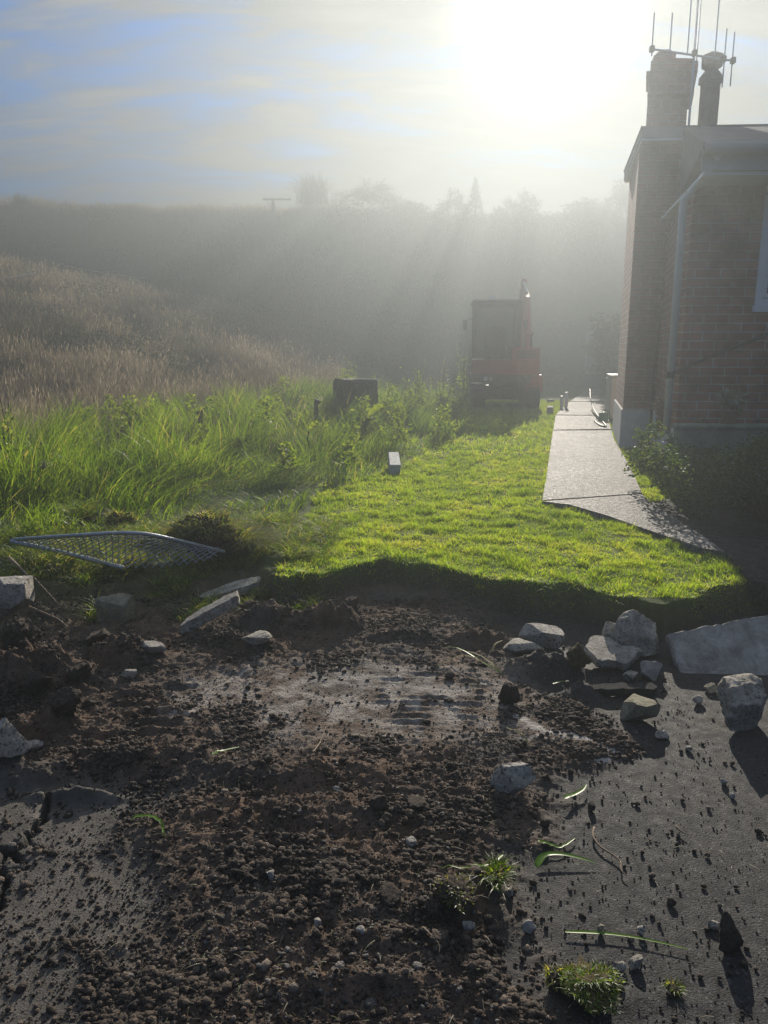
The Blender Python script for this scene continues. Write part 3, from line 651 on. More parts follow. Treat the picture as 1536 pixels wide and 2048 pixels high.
# scrub clumps on the far hill face and the slope
def hill_scrub():
    r = np.random.RandomState(77); P_ = []
    for i in range(190):
        x = r.uniform(-20.5*KF, 20.5*KF); y = r.uniform(27.2*KF, 37.4*KF)
        z = gz(x, y); s = r.uniform(.4, 1.1); n = int(260*s)
        u = r.randn(n, 3); u /= np.linalg.norm(u, axis=1)[:, None]; c = np.array([x, y, z+.25*s])+u*(r.rand(n)**.4)[:, None]*np.array([s, s, .6*s])
        P_.append(leaves(c, .13*(.5+r.rand(n)), r.rand(n), .4, .4, r))
    for i in range(75):
        x = r.uniform(-3.2, 17.5); y = KF*r.uniform(37.2, 38.8); s = r.uniform(.35, .75)*(1+.3*ss(0, 15, x)); n = int(230*s); z = gz(x, y)
        u = r.randn(n, 3); u /= np.linalg.norm(u, axis=1)[:, None]; c = np.array([x, y, z+.35*s])+u*(r.rand(n)**.45)[:, None]*np.array([1.1*s, s, .75*s])
        P_.append(leaves(c, .14*(.5+r.rand(n)), r.rand(n), .35, .5, r))
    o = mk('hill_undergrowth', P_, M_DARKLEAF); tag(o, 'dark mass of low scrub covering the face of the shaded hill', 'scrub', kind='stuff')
    for i in range(0):
        pass
    P_ = []
    for (px, py, s, k) in ((150, 690, .6, 14), (240, 680, .65, 12), (330, 720, .55, 12), (90, 650, .6, 10), (430, 650, .8, 9), (380, 750, .45, 9), (520, 670, .7, 7), (30, 700, .55, 10), (200, 600, .8, 8), (60, 560, .8, 6)):
        for j in range(k):
            d = ray(px+r.randn()*26, py+r.randn()*16); t = 9.0
            while t < 34:
                p = Vector((0, 0, CAMH))+d*t
                if p.z < gz(p.x, p.y)+.2: break
                t += .35
            n = int(260*s); z = gz(p.x, p.y); u = r.randn(n, 3); u /= np.linalg.norm(u, axis=1)[:, None]; c = np.array([p.x, p.y, z+.25*s])+u*(r.rand(n)**.4)[:, None]*np.array([s, s, .8*s])*.8
            P_.append(leaves(c, .07*(.5+r.rand(n)), r.rand(n), .4, .5, r))
    o = mk('slope_undergrowth', P_, M_SCRUB); tag(o, 'grey green low scrub growing in patches through the dry grass slope', 'scrub', kind='stuff')
hill_scrub()
# ------------------------------------------------------------------ brick house
def brick_mat():
    m = bpy.data.materials.new('brick'); m.use_nodes = True; nt = m.node_tree; b = nt.nodes['Principled BSDF']; L = nt.links.new
    tc = N(nt, 'ShaderNodeTexCoord'); s = N(nt, 'ShaderNodeSeparateXYZ'); L(tc.outputs['Object'], s.inputs[0])
    c = N(nt, 'ShaderNodeCombineXYZ'); L(math_(nt, 'ADD', s.outputs[0], s.outputs[1]), c.inputs[0]); L(s.outputs[2], c.inputs[1])
    br = N(nt, 'ShaderNodeTexBrick'); L(c.outputs[0], br.inputs['Vector']); br.inputs['Scale'].default_value = 1.0
    br.inputs['Brick Width'].default_value = 0.24; br.inputs['Row Height'].default_value = 0.086; br.inputs['Mortar Size'].default_value = 0.006
    br.inputs['Color1'].default_value = (0.34, 0.11, 0.075, 1); br.inputs['Color2'].default_value = (0.42, 0.18, 0.125, 1); br.inputs['Mortar'].default_value = (0.52, 0.49, 0.45, 1)
    n = N(nt, 'ShaderNodeTexNoise', i_Scale=5.0, i_Detail=8.0); L(tc.outputs['Object'], n.inputs['Vector'])
    L(mixc(nt, 1.0, br.outputs[0], ramp(nt, n.outputs[0], [(0.3, 0.45), (0.7, 1.2)]), 'MULTIPLY'), b.inputs['Base Color'])
    bp = N(nt, 'ShaderNodeBump', i_Strength=0.8, i_Distance=0.008); bp.invert = True; L(br.outputs['Fac'], bp.inputs['Height']); L(bp.outputs[0], b.inputs['Normal']); b.inputs['Roughness'].default_value = .85
    return m
M_BRICK = brick_mat(); M_PLINTH = pmat('plinth', (0.72, 0.71, 0.69), 0.85, noise=(8, .15), bump=.3, bscale=60)
M_WHITE = pmat('white_paint', (0.78, 0.78, 0.78), 0.5, noise=(6, .06)); M_ROOF = pmat('roofing', (0.16, 0.13, 0.12), 0.8, noise=(5, .3), bump=.5, bscale=20)
M_GLASS = pmat('window_glass', (0.05, 0.06, 0.07), 0.08); M_CURT = pmat('curtain', (0.6, 0.6, 0.62), 0.9)
M_TRIM = pmat('grey_trim', (0.30, 0.30, 0.29), 0.7, noise=(6, .1)); M_METAL = pmat('aluminium', (0.45, 0.45, 0.46), 0.4, metal=0.9); M_DARKP = pmat('dark_paint', (0.035, 0.035, 0.037), 0.5, noise=(12, .3))
house = empty('brick_house', (3.6, 10, 0)); tag(house, 'red brick house with white base, downpipe and two chimneys beside the concrete path', 'house')
def hpart(mb, name, m, parent=None, smooth=False):
    if parent is None:
        mb.v = [(v[0]-3.6, v[1]-10, v[2]) for v in mb.v]; return mb.build(name, m, house, smooth)
    mb.v = [(v[0]-3.6, v[1]-10, v[2]) for v in mb.v]; return mb.build(name, m, parent, smooth)
m0 = P(1241, 893, 0.0); a14 = math.radians(14.0); sd = Vector((math.sin(a14), math.cos(a14))); fd = Vector((0.998, -0.06))
M0 = Vector((m0.x, m0.y)); M1 = M0+sd*2.1; M2 = M1+fd*6; M3 = M0+fd*6
def off(poly, l, f):     # push left side and front outwards
    a, b, c, d = poly; ln = Vector((-math.cos(a14), math.sin(a14)))*l; fn = Vector((-.06, -1))*f
    return [tuple(a+ln+fn), tuple(b+ln-fn), tuple(c-fn), tuple(d+fn)]
foot = [M0, M1, M2, M3]; ZW = 0.5
ze = at(1300, 253, M0.y-.2).z
hpart(MB().prism(off(foot, .025, .025), -.25, ZW), 'plinth', M_PLINTH)
hpart(MB().prism([tuple(p) for p in foot], ZW, ze-.16), 'wall', M_BRICK)
hpart(MB().prism(off(foot, .03, .20), ze-.16, ze-.13), 'soffit', M_WHITE)
hpart(MB().prism(off(foot, .04, .21), ze-.128, ze), 'fascia', M_TRIM)
def hip(fp, z, rise, ins):
    a, b, c, d = [Vector(p) for p in fp]; v = [(p.x, p.y, z) for p in (a, b, c, d)]
    r0 = (a+b)/2+Vector((ins, 0)); r1 = (c+d)/2; v += [(r0.x, r0.y, z+rise), (r1.x, r1.y, z+rise)]
    return MB().add(v, [(0, 1, 4), (1, 2, 5, 4), (2, 3, 5), (3, 0, 4, 5), (0, 3, 2, 1)])
hpart(hip(off(foot, .05, .22), ze+.003, .25, 2.3), 'roof', M_ROOF)
# nearer wing
YN = 7.9; xn = at(1352, 850, YN).x; Nc = Vector((xn, YN)); fn2 = Vector((0.999, -0.04)); wn = [Nc, Nc+Vector((.0, 3.0)), Nc+Vector((5, 2.6)), Nc+fn2*5]
ztop = at(1400, 373, YN).z; zev = at(1450, 287, YN-.5).z
wx0 = at(1506, 610, YN).x-xn; wz0 = at(1520, 612, YN).z; wz1 = at(1520, 392, YN).z; wx1 = wx0+1.3
Mn = Matrix.Translation((xn, YN, 0)) @ Matrix.Rotation(-0.04, 4, 'Z')
w = MB(); T = .22
w.box(0, wx0, 0, T, ZW, ztop, Mn); w.box(wx1, 5, 0, T, ZW, ztop, Mn); w.box(wx0, wx1, 0, T, ZW, wz0, Mn); w.box(wx0, wx1, 0, T, wz1, ztop, Mn)
sf = Vector((sd.x, sd.y)); bk = lambda l, d0, d1, o=0.0: [tuple(Nc+fn2*o+Vector((0, 1))*d0), tuple(Nc+fn2*(o+l)+Vector((0, 1))*d0), tuple(Nc+fn2*(o+l)+sf*d1), tuple(Nc+fn2*o+sf*d1)]
w.prism(bk(T, T+.001, 2.35), ZW, ztop)
hpart(w, 'wall', M_BRICK)
hpart(MB().prism(bk(5, -.02, 2.33, -.02), -.25, ZW-.003), 'plinth', M_PLINTH)
wf = MB(); b = .07
wf.box(wx0, wx0+b, -.015, .10, wz0, wz1, Mn); wf.box(wx1-b, wx1, -.015, .10, wz0, wz1, Mn); wf.box(wx0+b, wx1-b, -.015, .10, wz0, wz0+b, Mn); wf.box(wx0+b, wx1-b, -.015, .10, wz1-b, wz1, Mn); wf.box((wx0+wx1)/2-.03, (wx0+wx1)/2+.03, -.01, .09, wz0+b, wz1-b, Mn)
win = hpart(wf, 'window', M_WHITE)
sa = MB(); q0, q1 = wx0+b, (wx0+wx1)/2-.03
for (x0, x1, z0, z1) in ((q0+.01, q0+.05, wz0+b+.01, wz1-b-.01), (q1-.05, q1-.01, wz0+b+.01, wz1-b-.01), (q0+.05, q1-.05, wz0+b+.01, wz0+b+.05), (q0+.05, q1-.05, wz1-b-.05, wz1-b-.01)): sa.box(x0, x1, .02, .07, z0, z1, Mn)
hpart(sa, 'sash', M_WHITE, win)
hpart(MB().box(wx0+b, wx1-b, .073, .083, wz0+b, wz1-b, Mn), 'glass', M_GLASS, win)
hpart(MB().box(wx0-.03, wx1+.03, -.05, .0-.016, wz0-.06, wz0-.002, Mn), 'sill', M_WHITE, win)
cu = MB()
for i in range(26): cu.box(wx0+b+i*.044, wx0+b+i*.044+.03, .14+.012*(i % 2), .16+.012*(i % 2), wz0+b, wz1-b, Mn)
hpart(cu, 'curtain', M_CURT, win)
hpart(MB().prism(bk(5, -.5, 2.0, -.12), ztop, ztop+.03), 'soffit', M_WHITE)
hpart(MB().box(-.13, 5, -.53, -.505, ztop+.033, zev-.03, Mn), 'fascia', M_TRIM)
g = MB()
g.tube([tuple(Mn @ Vector((-.12, -.57, zev-.06))), tuple(Mn @ Vector((5, -.57, zev-.06)))], .055, 10); hpart(g, 'gutter', M_TRIM, smooth=True)
zr = at(1450, 251, 9.7).z
v = [Mn @ Vector(p) for p in ((-.14, -.55, zev), (5, -.55, zev), (5, 1.9, zr), (.45, 1.9, zr), (-.14, -.55, zev-.04), (5, -.55, zev-.04), (5, 1.9, zev-.04), (.45, 1.9, zev-.04))]
hpart(MB().add(v, [(0, 1, 2, 3), (4, 7, 6, 5), (0, 4, 5, 1), (3, 2, 6, 7), (0, 3, 7, 4), (1, 5, 6, 2)]), 'roof', M_ROOF)
# downpipe at the inner corner
dp = MB(); pb = at(1334, 826, YN-.05); dp.tube([(pb.x, YN-.07, ZW-.05), (pb.x, YN-.07, ztop-.14), (pb.x+.10, YN-.30, ztop+.05), (pb.x+.10, YN-.55, zev-.1)], .038, 12)
pipe = hpart(dp, 'downpipe', M_WHITE, smooth=True)
bz = at(1334, 750, YN-.07).z
hpart(MB().tube([(pb.x, YN-.07, bz-.03), (pb.x, YN-.07, bz+.03)], .043, 12), 'strap', M_DARKP, pipe)
# chimneys
YC = 11.2
def ch(px, py): p = at(px, py, YC); return p.x, p.z
def cbox(c, x0, x1, y0, y1, z0, z1):
    k = .33*(y1-y0); c.prism([(x0, y0), (x1, y0), (x1+k, y1), (x0+k, y1)], z0, z1)
c = MB(); xl, _ = ch(1292, 250); xr, _ = ch(1372, 250); zc = ch(1340, 250)[1]-.5; z1 = ch(1340, 190)[1]; z2 = ch(1340, 118)[1]; z3 = ch(1340, 152)[1]
cbox(c, xl, xr, YC, YC+.6, zc, z1); cbox(c, xl-.02, xr+.06, YC-.04, YC+.64, z1, z3); cbox(c, xl-.05, xr+.03, YC-.03, YC+.65, z3, z3+.05); cbox(c, xl, xr+.09, YC-.03, YC+.63, z3+.05, z2-.03); cbox(c, xl+.03, xr+.05, YC, YC+.6, z2-.03, z2+.01)
chim = hpart(c, 'chimney', M_BRICK)
xa, _ = ch(1322, 118); xb, _ = ch(1366, 118); zt = ch(1340, 86)[1]; xm = (xa+xb)/2; rr = (xb-xa)/2
hpart(MB().tube([(xm, YC+.3, z2-.02), (xm, YC+.3, zt-.05), (xm, YC+.3, zt-.05), (xm, YC+.3, zt)], [rr, rr*.98, rr*1.02, rr*.6], 20), 'chimney_pot', M_BRICK, chim)
xa, _ = ch(1393, 250); xb, _ = ch(1430, 250); xm2 = (xa+xb)/2; r2 = (xb-xa)/2; Z = lambda py: ch(1410, py)[1]
fl = MB(); xo = lambda py: (ch(1416+(165-py)*.05, py)[0])
xq = xm2+.02
fl.tube([(xq, YC, Z(250)-.5), (xq, YC, Z(168)), (xq, YC, Z(166)), (xq, YC, Z(155)), (xq, YC, Z(140)), (xq, YC, Z(134)), (xq, YC, Z(112)), (xq, YC, Z(106))], [r2, r2, r2*1.25, r2*1.2, r2*.62, r2*1.05, r2*1.1, r2*.5], 16)
hpart(fl, 'flue', M_ROOF)
# TV aerials
e = empty('tv_aerial', (ch(1388, 250)[0], YC-.25, ze)); tag(e, 'metal television aerial with long upright rods fixed between the chimneys', 'aerial'); eo = e.location
ym = YC-.25
def el(px, py0, py1, r, nm, m=M_METAL):
    r = max(r, .009)
    a = at(px, py0, ym); b = at(px, py1, ym); x = at(px, (py0+py1)/2, ym).x
    MB().tube([(x-eo.x, 0, a.z-eo.z), (x-eo.x, 0, b.z-eo.z)], r, 6).build(nm, m, e)
el(1389, 262, -60, .016, 'mast')
a, b2 = at(1303, 98, ym), at(1468, 122, ym)
MB().tube([tuple(a-eo), tuple(b2-eo)], .014, 6).build('boom', M_METAL, e)
for px, y0, y1 in ((1306, 112, 25), (1342, 112, 26), (1399, 125, -40), (1436, 118, -50), (1449, 175, 57), (1465, 172, 64), (1381, 108, -60)): el(px, y0, y1, .006, 'rod')
for px, py in ((1304, 98), (1389, 106), (1447, 118), (1466, 121)):
    q = at(px, py, ym)-eo; MB().box(q.x-.03, q.x+.03, -.03, .03, q.z-.04, q.z+.04, b=.01).build('clamp', M_DARKP, e)

# ------------------------------------------------------------------ things round the house
# cabinet against the side wall
p = P(1222, 840, 0); cab = empty('cabinet', (p.x+.22, p.y+.25, 0), -a14+.05); tag(cab, 'cream metal cabinet standing against the side of the house by the path', 'cabinet')
M_CREAM = pmat('cream_metal', (0.55, 0.54, 0.45), 0.45, noise=(5, .08))
hc = .79; MB().box(-.22, .2, -.45, .45, .04, hc, b=.02).build('body', M_CREAM, cab); MB().box(-.24, .22, -.47, .47, hc, hc+.04, b=.012).build('lid', M_CREAM, cab)
for y_ in (-.22, .24): MB().box(-.235, -.221, y_-.2, y_+.2, .08, hc-.04).build('door', M_CREAM, cab)
for x_, y_ in ((-.17, -.4), (-.17, .4), (.15, -.4), (.15, .4)): MB().box(x_-.025, x_+.025, y_-.025, y_+.025, -.02, .04).build('foot', M_DARKP, cab)
# green hose fitting, drawn as a spouted can, and its hose
M_GREEN = pmat('green_plastic', (0.02, 0.16, 0.06), 0.35); p = P(1206, 842, 0.03)
e = empty('hose_fitting', (p.x, p.y, 0.0)); tag(e, 'small green hose fitting drawn as a can at the foot of the cream cabinet', 'hose fitting')
MB().tube([(0, 0, .0), (0, 0, .02), (0, 0, .17), (0, 0, .19)], [.085, .09, .08, .05], 16).build('body', M_GREEN, e, smooth=True)
MB().tube([(-.07, 0, .05), (-.16, 0, .14), (-.21, 0, .2)], [.018, .012, .01], 8).build('spout', M_GREEN, e)
MB().tube([(.07, 0, .05), (.13, 0, .12), (.10, 0, .2), (0, 0, .23), (-.04, 0, .18)], .01, 6).build('handle', M_GREEN, e)
pts = [at(1180, 778, 17.5), at(1181, 795, 16.5), at(1185, 812, 16.0), at(1193, 828, 15.0), P(1203, 840, .05), P(1212, 852, .05), P(1200, 850, .05), P(1190, 842, .05), P(1192, 836, .05), P(1200, 835, .05)]
pts[1].z = max(pts[1].z, .06)
def smooth_pts(pts, n=5):
    o = []; P_ = [Vector(p) for p in pts]; P_ = [P_[0]]+P_+[P_[-1]]
    for i in range(1, len(P_)-2):
        for k in range(n):
            t = k/n; a, b, c, d = P_[i-1], P_[i], P_[i+1], P_[i+2]
            o.append(.5*((2*b)+(c-a)*t+(2*a-5*b+4*c-d)*t*t+(3*b-a-3*c+d)*t**3))
    o.append(P_[-2]); return o
tag(MB().tube(smooth_pts(pts), .014, 6).build('garden_hose', M_DARKP, smooth=True), 'dark garden hose arching over the path and looping beside the green fitting', 'hose')
# cable across the near wall
pts = [at(1343, 748, YN-.12), at(1400, 722, YN-.16), at(1470, 694, YN-.2), at(1536, 668, YN-.24), at(1600, 640, YN-.28)]
tag(MB().tube(smooth_pts(pts), .016, 8).build('cable', M_DARKP, smooth=True), 'dark cable slanting up the brick wall from the white downpipe', 'cable')
p = at(1300, 870, 9.6); tag(MB().tube([(p.x, p.y, -.05), (p.x-.005, p.y, at(1300, 690, 9.6).z)], .02, 8).build('garden_stake', M_DARKP), 'thin dark stake standing upright before the white house base', 'stake')
# low garden wall
M_MOSSY = pmat('mossy_concrete', (0.22, 0.24, 0.19), 0.9, noise=(9, .35), bump=.6)
p = at(1352, 856, 7.35); lw = MB(); zt = at(1450, 848, 7.35).z; Ml = Matrix.Translation((p.x, 7.3, 0)) @ Matrix.Rotation(-.04, 4, 'Z')
lw.box(0, 4, 0, .12, -.2, zt-.04, Ml, b=.012); lw.box(-.02, 4, -.02, .15, zt-.038, zt, Ml, b=.008)
tag(lw.build('low_garden_wall', M_MOSSY), 'low mossy concrete wall running below the brick wall behind the hedge', 'garden wall')
# pale potted plant on it
def pot(px, py, Y, R, H, label, m, n, size, seed):
    b = at(px, py, Y); e = empty('potted_plant', b); tag(e, label, 'potted plant')
    MB().tube([(0, 0, 0), (0, 0, .01), (0, 0, H*.33), (0, 0, H*.36), (0, 0, H*.40)], [R*.35, R*.4, R*.52, R*.6, R*.6], 14).build('pot', M_POT, e, smooth=True)
    r = np.random.RandomState(seed); c = lobes_points(r, n, [(0, 0, H*.68, R*.8, R*.7, H*.3), (R*.2, 0, H*.5, R*.6, R*.5, H*.2)]); v, t, q, rr = leaves(c, size*(.6+.8*r.rand(n)), r.rand(n), .5, .5, r)
    link('foliage', mesh_np('foliage', v, t, q, {'rnd': rr}), m, e)
M_POT = pmat('terracotta', (0.30, 0.18, 0.13), 0.8, noise=(10, .2))
M_PALE = leafmat('pale_leaf', [(0.22, 0.24, 0.20), (0.36, 0.38, 0.33)], 0.3); M_PINK = leafmat('pink_flower', [(0.35, 0.22, 0.2), (0.5, 0.36, 0.33)], 0.4)
pot(1457, 849, 7.38, .15, .36, 'pale silvery plant in a pot on the low mossy wall', M_PALE, 260, .07, 4)
pot(1322, 862, 8.6, .12, .38, 'pot of pinkish flowers at the foot of the white downpipe', M_PINK, 240, .06, 5)
# hedge and lighter shrub
pb_ = P(1318, 972, 0); shrub('leafy_shrub', 'bright leafy shrub catching the sun at the path side of the dark hedge', 'shrub', (pb_.x+.42, pb_.y+.2, 0),
    [(0, 0, .30, .21, .28, .26), (-.13, -.22, .14, .10, .16, .12), (.12, .1, .42, .19, .25, .20), (.0, .42, .36, .2, .25, .22)], 6500, .032, M_HEDGE, seed=21, stems=7)
hb = P(1480, 1065, 0); lob = []
for i in range(9):
    for j in range(3): lob.append((-.55+i*.3+.05*math.sin(i*3), .1+j*.62-.06*i, .30+.05*math.sin(i*2+j), .26, .36, .30+.03*math.cos(i+j)))
shrub('hedge', 'dense dark green hedge along the driveway below the brick wall', 'hedge', (hb.x+.38, hb.y+.2, 0), lob, 26000, .036, M_HEDGE, seed=22, stems=12)
# outbuilding with a white window at the end of the path
YB = 27.0; a = at(1166, 660, YB); b_ = at(1300, 660, YB); e = empty('garden_shed', (a.x, YB, 0)); tag(e, 'grey outbuilding with a large white framed window at the end of the path', 'shed'); w_ = b_.x-a.x
M_SHED = pmat('shed_boards', (0.14, 0.17, 0.19), 0.7, noise=(6, .2)); zs = at(1180, 652, YB).z
MB().box(0, w_, .05, 2.6, -.1, zs).build('wall', M_SHED, e); MB().box(-.15, w_+.1, -.1, 2.8, zs+.002, zs+.10).build('roof', M_ROOF, e)
X = lambda px: at(px, 700, YB).x-a.x; Zz = lambda py: at(1200, py, YB).z
f = MB(); x0, x1, z0, z1 = X(1172), X(1243), Zz(748), Zz(664); xm = X(1205); zm = Zz(695)
for bx_ in ((x0, x0+.05, z0, z1), (x1-.05, x1, z0, z1), (x0+.05, x1-.05, z0, z0+.05), (x0+.05, x1-.05, z1-.05, z1), (xm-.025, xm+.025, z0+.05, z1-.05), (x0+.05, xm-.025, zm-.02, zm+.02)): f.box(bx_[0], bx_[1], -.01, .048, bx_[2], bx_[3])
wn_ = f.build('window', M_WHITE, e); MB().box(x0+.05, x1-.05, .03, .045, z0+.05, z1-.05).build('glass', pmat('pale_glass', (.30, .36, .42), .15), wn_)
# stakes with white tops
for px, py, lb in ((1124, 781, 'pale stump-like stake left of the path end, shorter of the two'), (1133, 781, 'pale stake left of the path end, taller of the two')):
    p = at(px, py, 16.8); h_ = .30 if px < 1130 else .38
    tag(MB().tube([(p.x, p.y, -.05), (p.x+.01, p.y, h_*.6), (p.x, p.y, h_)], [.035, .04, .03], 8).build('white_stake', M_WHITE), lb, 'stake')
# glossy garden tree behind the digger
b_ = at(1232, 770, 21.5); b_.z = gz(b_.x, 21.5); shrub('garden_tree', 'dark glossy leaved tree between the digger and the house', 'tree', (b_.x-.1, b_.y+.2, b_.z), [(0, 0, 1.7, .7, .6, .6), (-.4, .2, 1.3, .5, .5, .5), (.4, 0, 2.0, .5, .5, .45), (0, .3, .8, .6, .6, .6)], 3600, .11, M_DARKLEAF, seed=31, stems=5, aspect=.4)
# two small timber offcuts on the lawn edge by the path
M_FLAKY = pmat('flaking_paint', (0.62, 0.61, 0.56), 0.7, noise=(30, .5), bump=.5, bscale=70)
M_TIMB = pmat('weathered_timber', (0.36, 0.34, 0.30), 0.8, noise=(14, .35), bump=.5, bscale=50)
for (px, py, w_, l_, h_, rz, lb) in ((1099, 826, .12, .42, .13, -.25, 'weathered timber offcut lying by the path beside the digger shadow'), (1104, 806, .14, .2, .09, .1, 'smaller timber offcut lying beyond the first one by the path')):
    p = P(px, py, 0); o = MB().box(-w_/2, w_/2, 0, l_, 0, h_, b=.008).build('timber_block', M_TIMB); o.location = (p.x, p.y, gz(p.x, p.y)+.01); o.rotation_euler = (0, 0, rz); tag(o, lb, 'timber')
p = P(790, 950, 0); o = MB().box(-.058, .058, 0, .45, 0, .12, b=.006).build('timber_block', M_FLAKY); o.location = (p.x, p.y, gz(p.x, p.y)-.01); o.rotation_euler = (math.radians(10), 0, .03); tag(o, 'white flaking painted timber block in the long grass at the lawn edge', 'timber')
# ------------------------------------------------------------------ small digger, seen from behind
M_RED = pmat('red_paint', (0.40, 0.06, 0.045), 0.4, noise=(4, .15), coat=.2); M_STEEL = pmat('dark_steel', (0.09, 0.09, 0.09), 0.5, metal=.4, noise=(10, .4)); M_RUB = pmat('track_rubber', (0.02, 0.02, 0.02), 0.9, bump=.4)
M_LAMP = pmat('clear_lens', (0.75, 0.75, 0.72), 0.2)
def digger():
    YD = 18.0; c = at(1008, 790, YD); e = empty('digger', (c.x, YD, gz(c.x, YD)), math.radians(-4)); tag(e, 'small red tracked digger with a cab parked at the far end of the lawn', 'digger')
    for s in (-1, 1):
        prof = []; L2, R = .85, .24
        for k in range(9): a = math.pi/2+math.pi*k/8; prof.append((-L2+R*math.cos(a), R+R*math.sin(a)))
        for k in range(9): a = -math.pi/2+math.pi*k/8; prof.append((L2+R*math.cos(a), R+R*math.sin(a)))
        M = Matrix(((0, 0, 1, s*.60-.13), (1, 0, 0, 0.3), (0, 1, 0, 0), (0, 0, 0, 1)))
        t = MB().prism(prof, 0, .26, M); 
        for k in range(15):
            for zz in (-.012, 2*R): t.box(s*.60-.13, s*.60+.13, .3-L2+k*.12, .3-L2+k*.12+.05, zz, zz+.014)
        t.build('track', M_RUB, e)
        MB().tube([(s*.60-.02, .3+L2, R), (s*.60+.135*s if s > 0 else s*.6-.135, .3+L2, R)], .15, 14).build('sprocket', M_STEEL, e)
    MB().box(-.42, .42, -.2, .8, .18, .46, b=.03).build('undercarriage', M_STEEL, e)
    MB().tube([(0, .3, .46), (0, .3, .58)], .34, 20).build('turntable', M_STEEL, e)
    # rear counterweight: curved
    cw = []; 
    for k in range(13): a = math.pi+math.pi*k/12; cw.append((.76*math.cos(a), -.30+.45*math.sin(a)))
    cw += [(.76, .9), (-.76, .9)]
    MB().prism(cw, .58, .74).build('deck', M_STEEL, e)
    cwt = [(x, y) for x, y in cw[:13]]+[(.76, -.1), (-.76, -.1)]
    MB().prism(cwt, .743, 1.08).build('counterweight', M_RED, e)
    for x_ in (-.48, -.36): MB().box(x_-.04, x_+.04, -.74, -.68, .62, .70).build('tail_light', M_LAMP, e)
    eng = [(x, y) for x, y in cw[:13] if x > .08]; eng = [(.08, -.73)]+eng+[(.76, .5), (.08, .5)]
    MB().prism(eng, 1.083, 1.34).build('engine_cover', M_RED, e)
    v = MB()
    for k in range(6): v.box(.2, .62, -.745, -.70, 1.12+k*.03, 1.135+k*.03)
    v.build('vent', M_STEEL, e)
    MB().box(.44, .80, -.62, .3, .35, .742, b=.03).build('side_panel', M_RED, e)
    cabp = MB(); x0, x1, y0, y1, z0, z1 = -.74, .30, -.35, .85, 1.085, 2.30
    for (a, b) in ((x0, y0), (x1-.07, y0), (x0, y1-.07), (x1-.07, y1-.07)): cabp.box(a, a+.07, b, b+.07, z0, z1)
    cabp.box(x0, x1, y0, y1, .745, 1.08); cabp.box(x0+.07, x1-.07, y0, y0+.06, z0, 1.28)
    cabp.box(x0+.07, x1-.07, y0, y0+.05, 2.2, 2.3)
    cb = cabp.build('cab', M_STEEL, e)
    MB().box(x0-.05, x1+.05, y0-.06, y1+.08, 2.303, 2.38, b=.03).build('roof', M_STEEL, cb)
    for (bx_) in ((x0+.07, x1-.07, y0+.02, y0+.03, 1.285, 2.198), (x0+.07, x1-.07, y1-.05, y1-.04, 1.09, 2.298), (x0+.02, x0+.03, y0+.07, y1-.07, 1.09, 2.298)):
        MB().box(*bx_).build('window', M_CABG, cb)
    MB().box(-.48, .02, .1, .55, 1.09, 1.2, b=.02).build('seat', M_STEEL, cb); MB().box(-.46, 0, .0, .12, 1.2, 1.85, b=.03).build('seat_back', M_STEEL, cb)
    MB().tube([(-.32, .1, 2.385), (-.32, .1, 2.41), (-.32, .1, 2.47)], [.08, .08, .05], 12).build('beacon', M_LAMP, e)
    MB().tube([(.55, -.25, 1.345), (.55, -.25, 1.6), (.57, -.32, 1.66)], .028, 8).build('exhaust', M_STEEL, e)
    for s, xx in ((-1, x0-.05), (1, x1+.1)):
        m_ = MB().tube([(xx-s*.1, .8, 2.05), (xx+s*.12, .85, 1.95)], .012, 6); m_.box(xx+s*.12-.05, xx+s*.12+.05, .84, .86, 1.75, 1.98); m_.build('mirror', M_STEEL, e)
    def arm(name, pts, hs, w, x, m):
        mb = MB(); vs = []
        for i, (y, z) in enumerate(pts):
            t = Vector((pts[min(i+1, len(pts)-1)][0]-pts[max(0, i-1)][0], pts[min(i+1, len(pts)-1)][1]-pts[max(0, i-1)][1])).normalized(); n = Vector((-t.y, t.x))*hs[i]/2
            for sx in (-1, 1):
                for sn in (-1, 1): vs.append((x+sx*w/2, y+n.x*sn, z+n.y*sn))
        fs = []
        for i in range(len(pts)-1):
            a, b = i*4, i*4+4; fs += [(a, a+1, b+1, b), (a+2, b+2, b+3, a+3), (a, b, b+2, a+2), (a+1, a+3, b+3, b+1)]
        fs += [(0, 2, 3, 1), (len(vs)-4, len(vs)-3, len(vs)-1, len(vs)-2)]; mb.add(vs, fs); return mb.build(name, m, e)
    arm('boom', [(.95, .75), (1.15, 1.6), (1.75, 2.45), (2.55, 2.80)], [.22, .30, .28, .16], .16, .62, M_RED)
    arm('arm', [(2.35, 3.0), (2.75, 2.65), (3.1, 1.35)], [.14, .22, .12], .13, .62, M_RED)
    MB().tube([(.62, 1.15, .95), (.62, 1.55, 1.9)], .045, 8).build('hydraulic_ram', M_METAL, e)
    MB().tube([(.62, 1.7, 2.65), (.62, 2.4, 2.98)], .04, 8).build('hydraulic_ram', M_METAL, e)
    bk = [(3.05, 1.35), (3.25, 1.2), (3.22, .9), (2.98, .75), (2.7, .8), (2.62, .95), (2.9, 1.15)]
    MB().prism(bk, 0, .42, Matrix(((0, 0, 1, .41), (1, 0, 0, 0), (0, 1, 0, 0), (0, 0, 0, 1)))).build('bucket', M_STEEL, e)
    MB().box(-.62, .62, 1.42, 1.47, .08, .36, b=.01).build('blade', M_RED, e)
M_CABG = pmat('cab_glass', (0.10, 0.12, 0.12), 0.12); M_CABG.node_tree.nodes['Principled BSDF'].inputs['Alpha'].default_value = 0.35
digger()
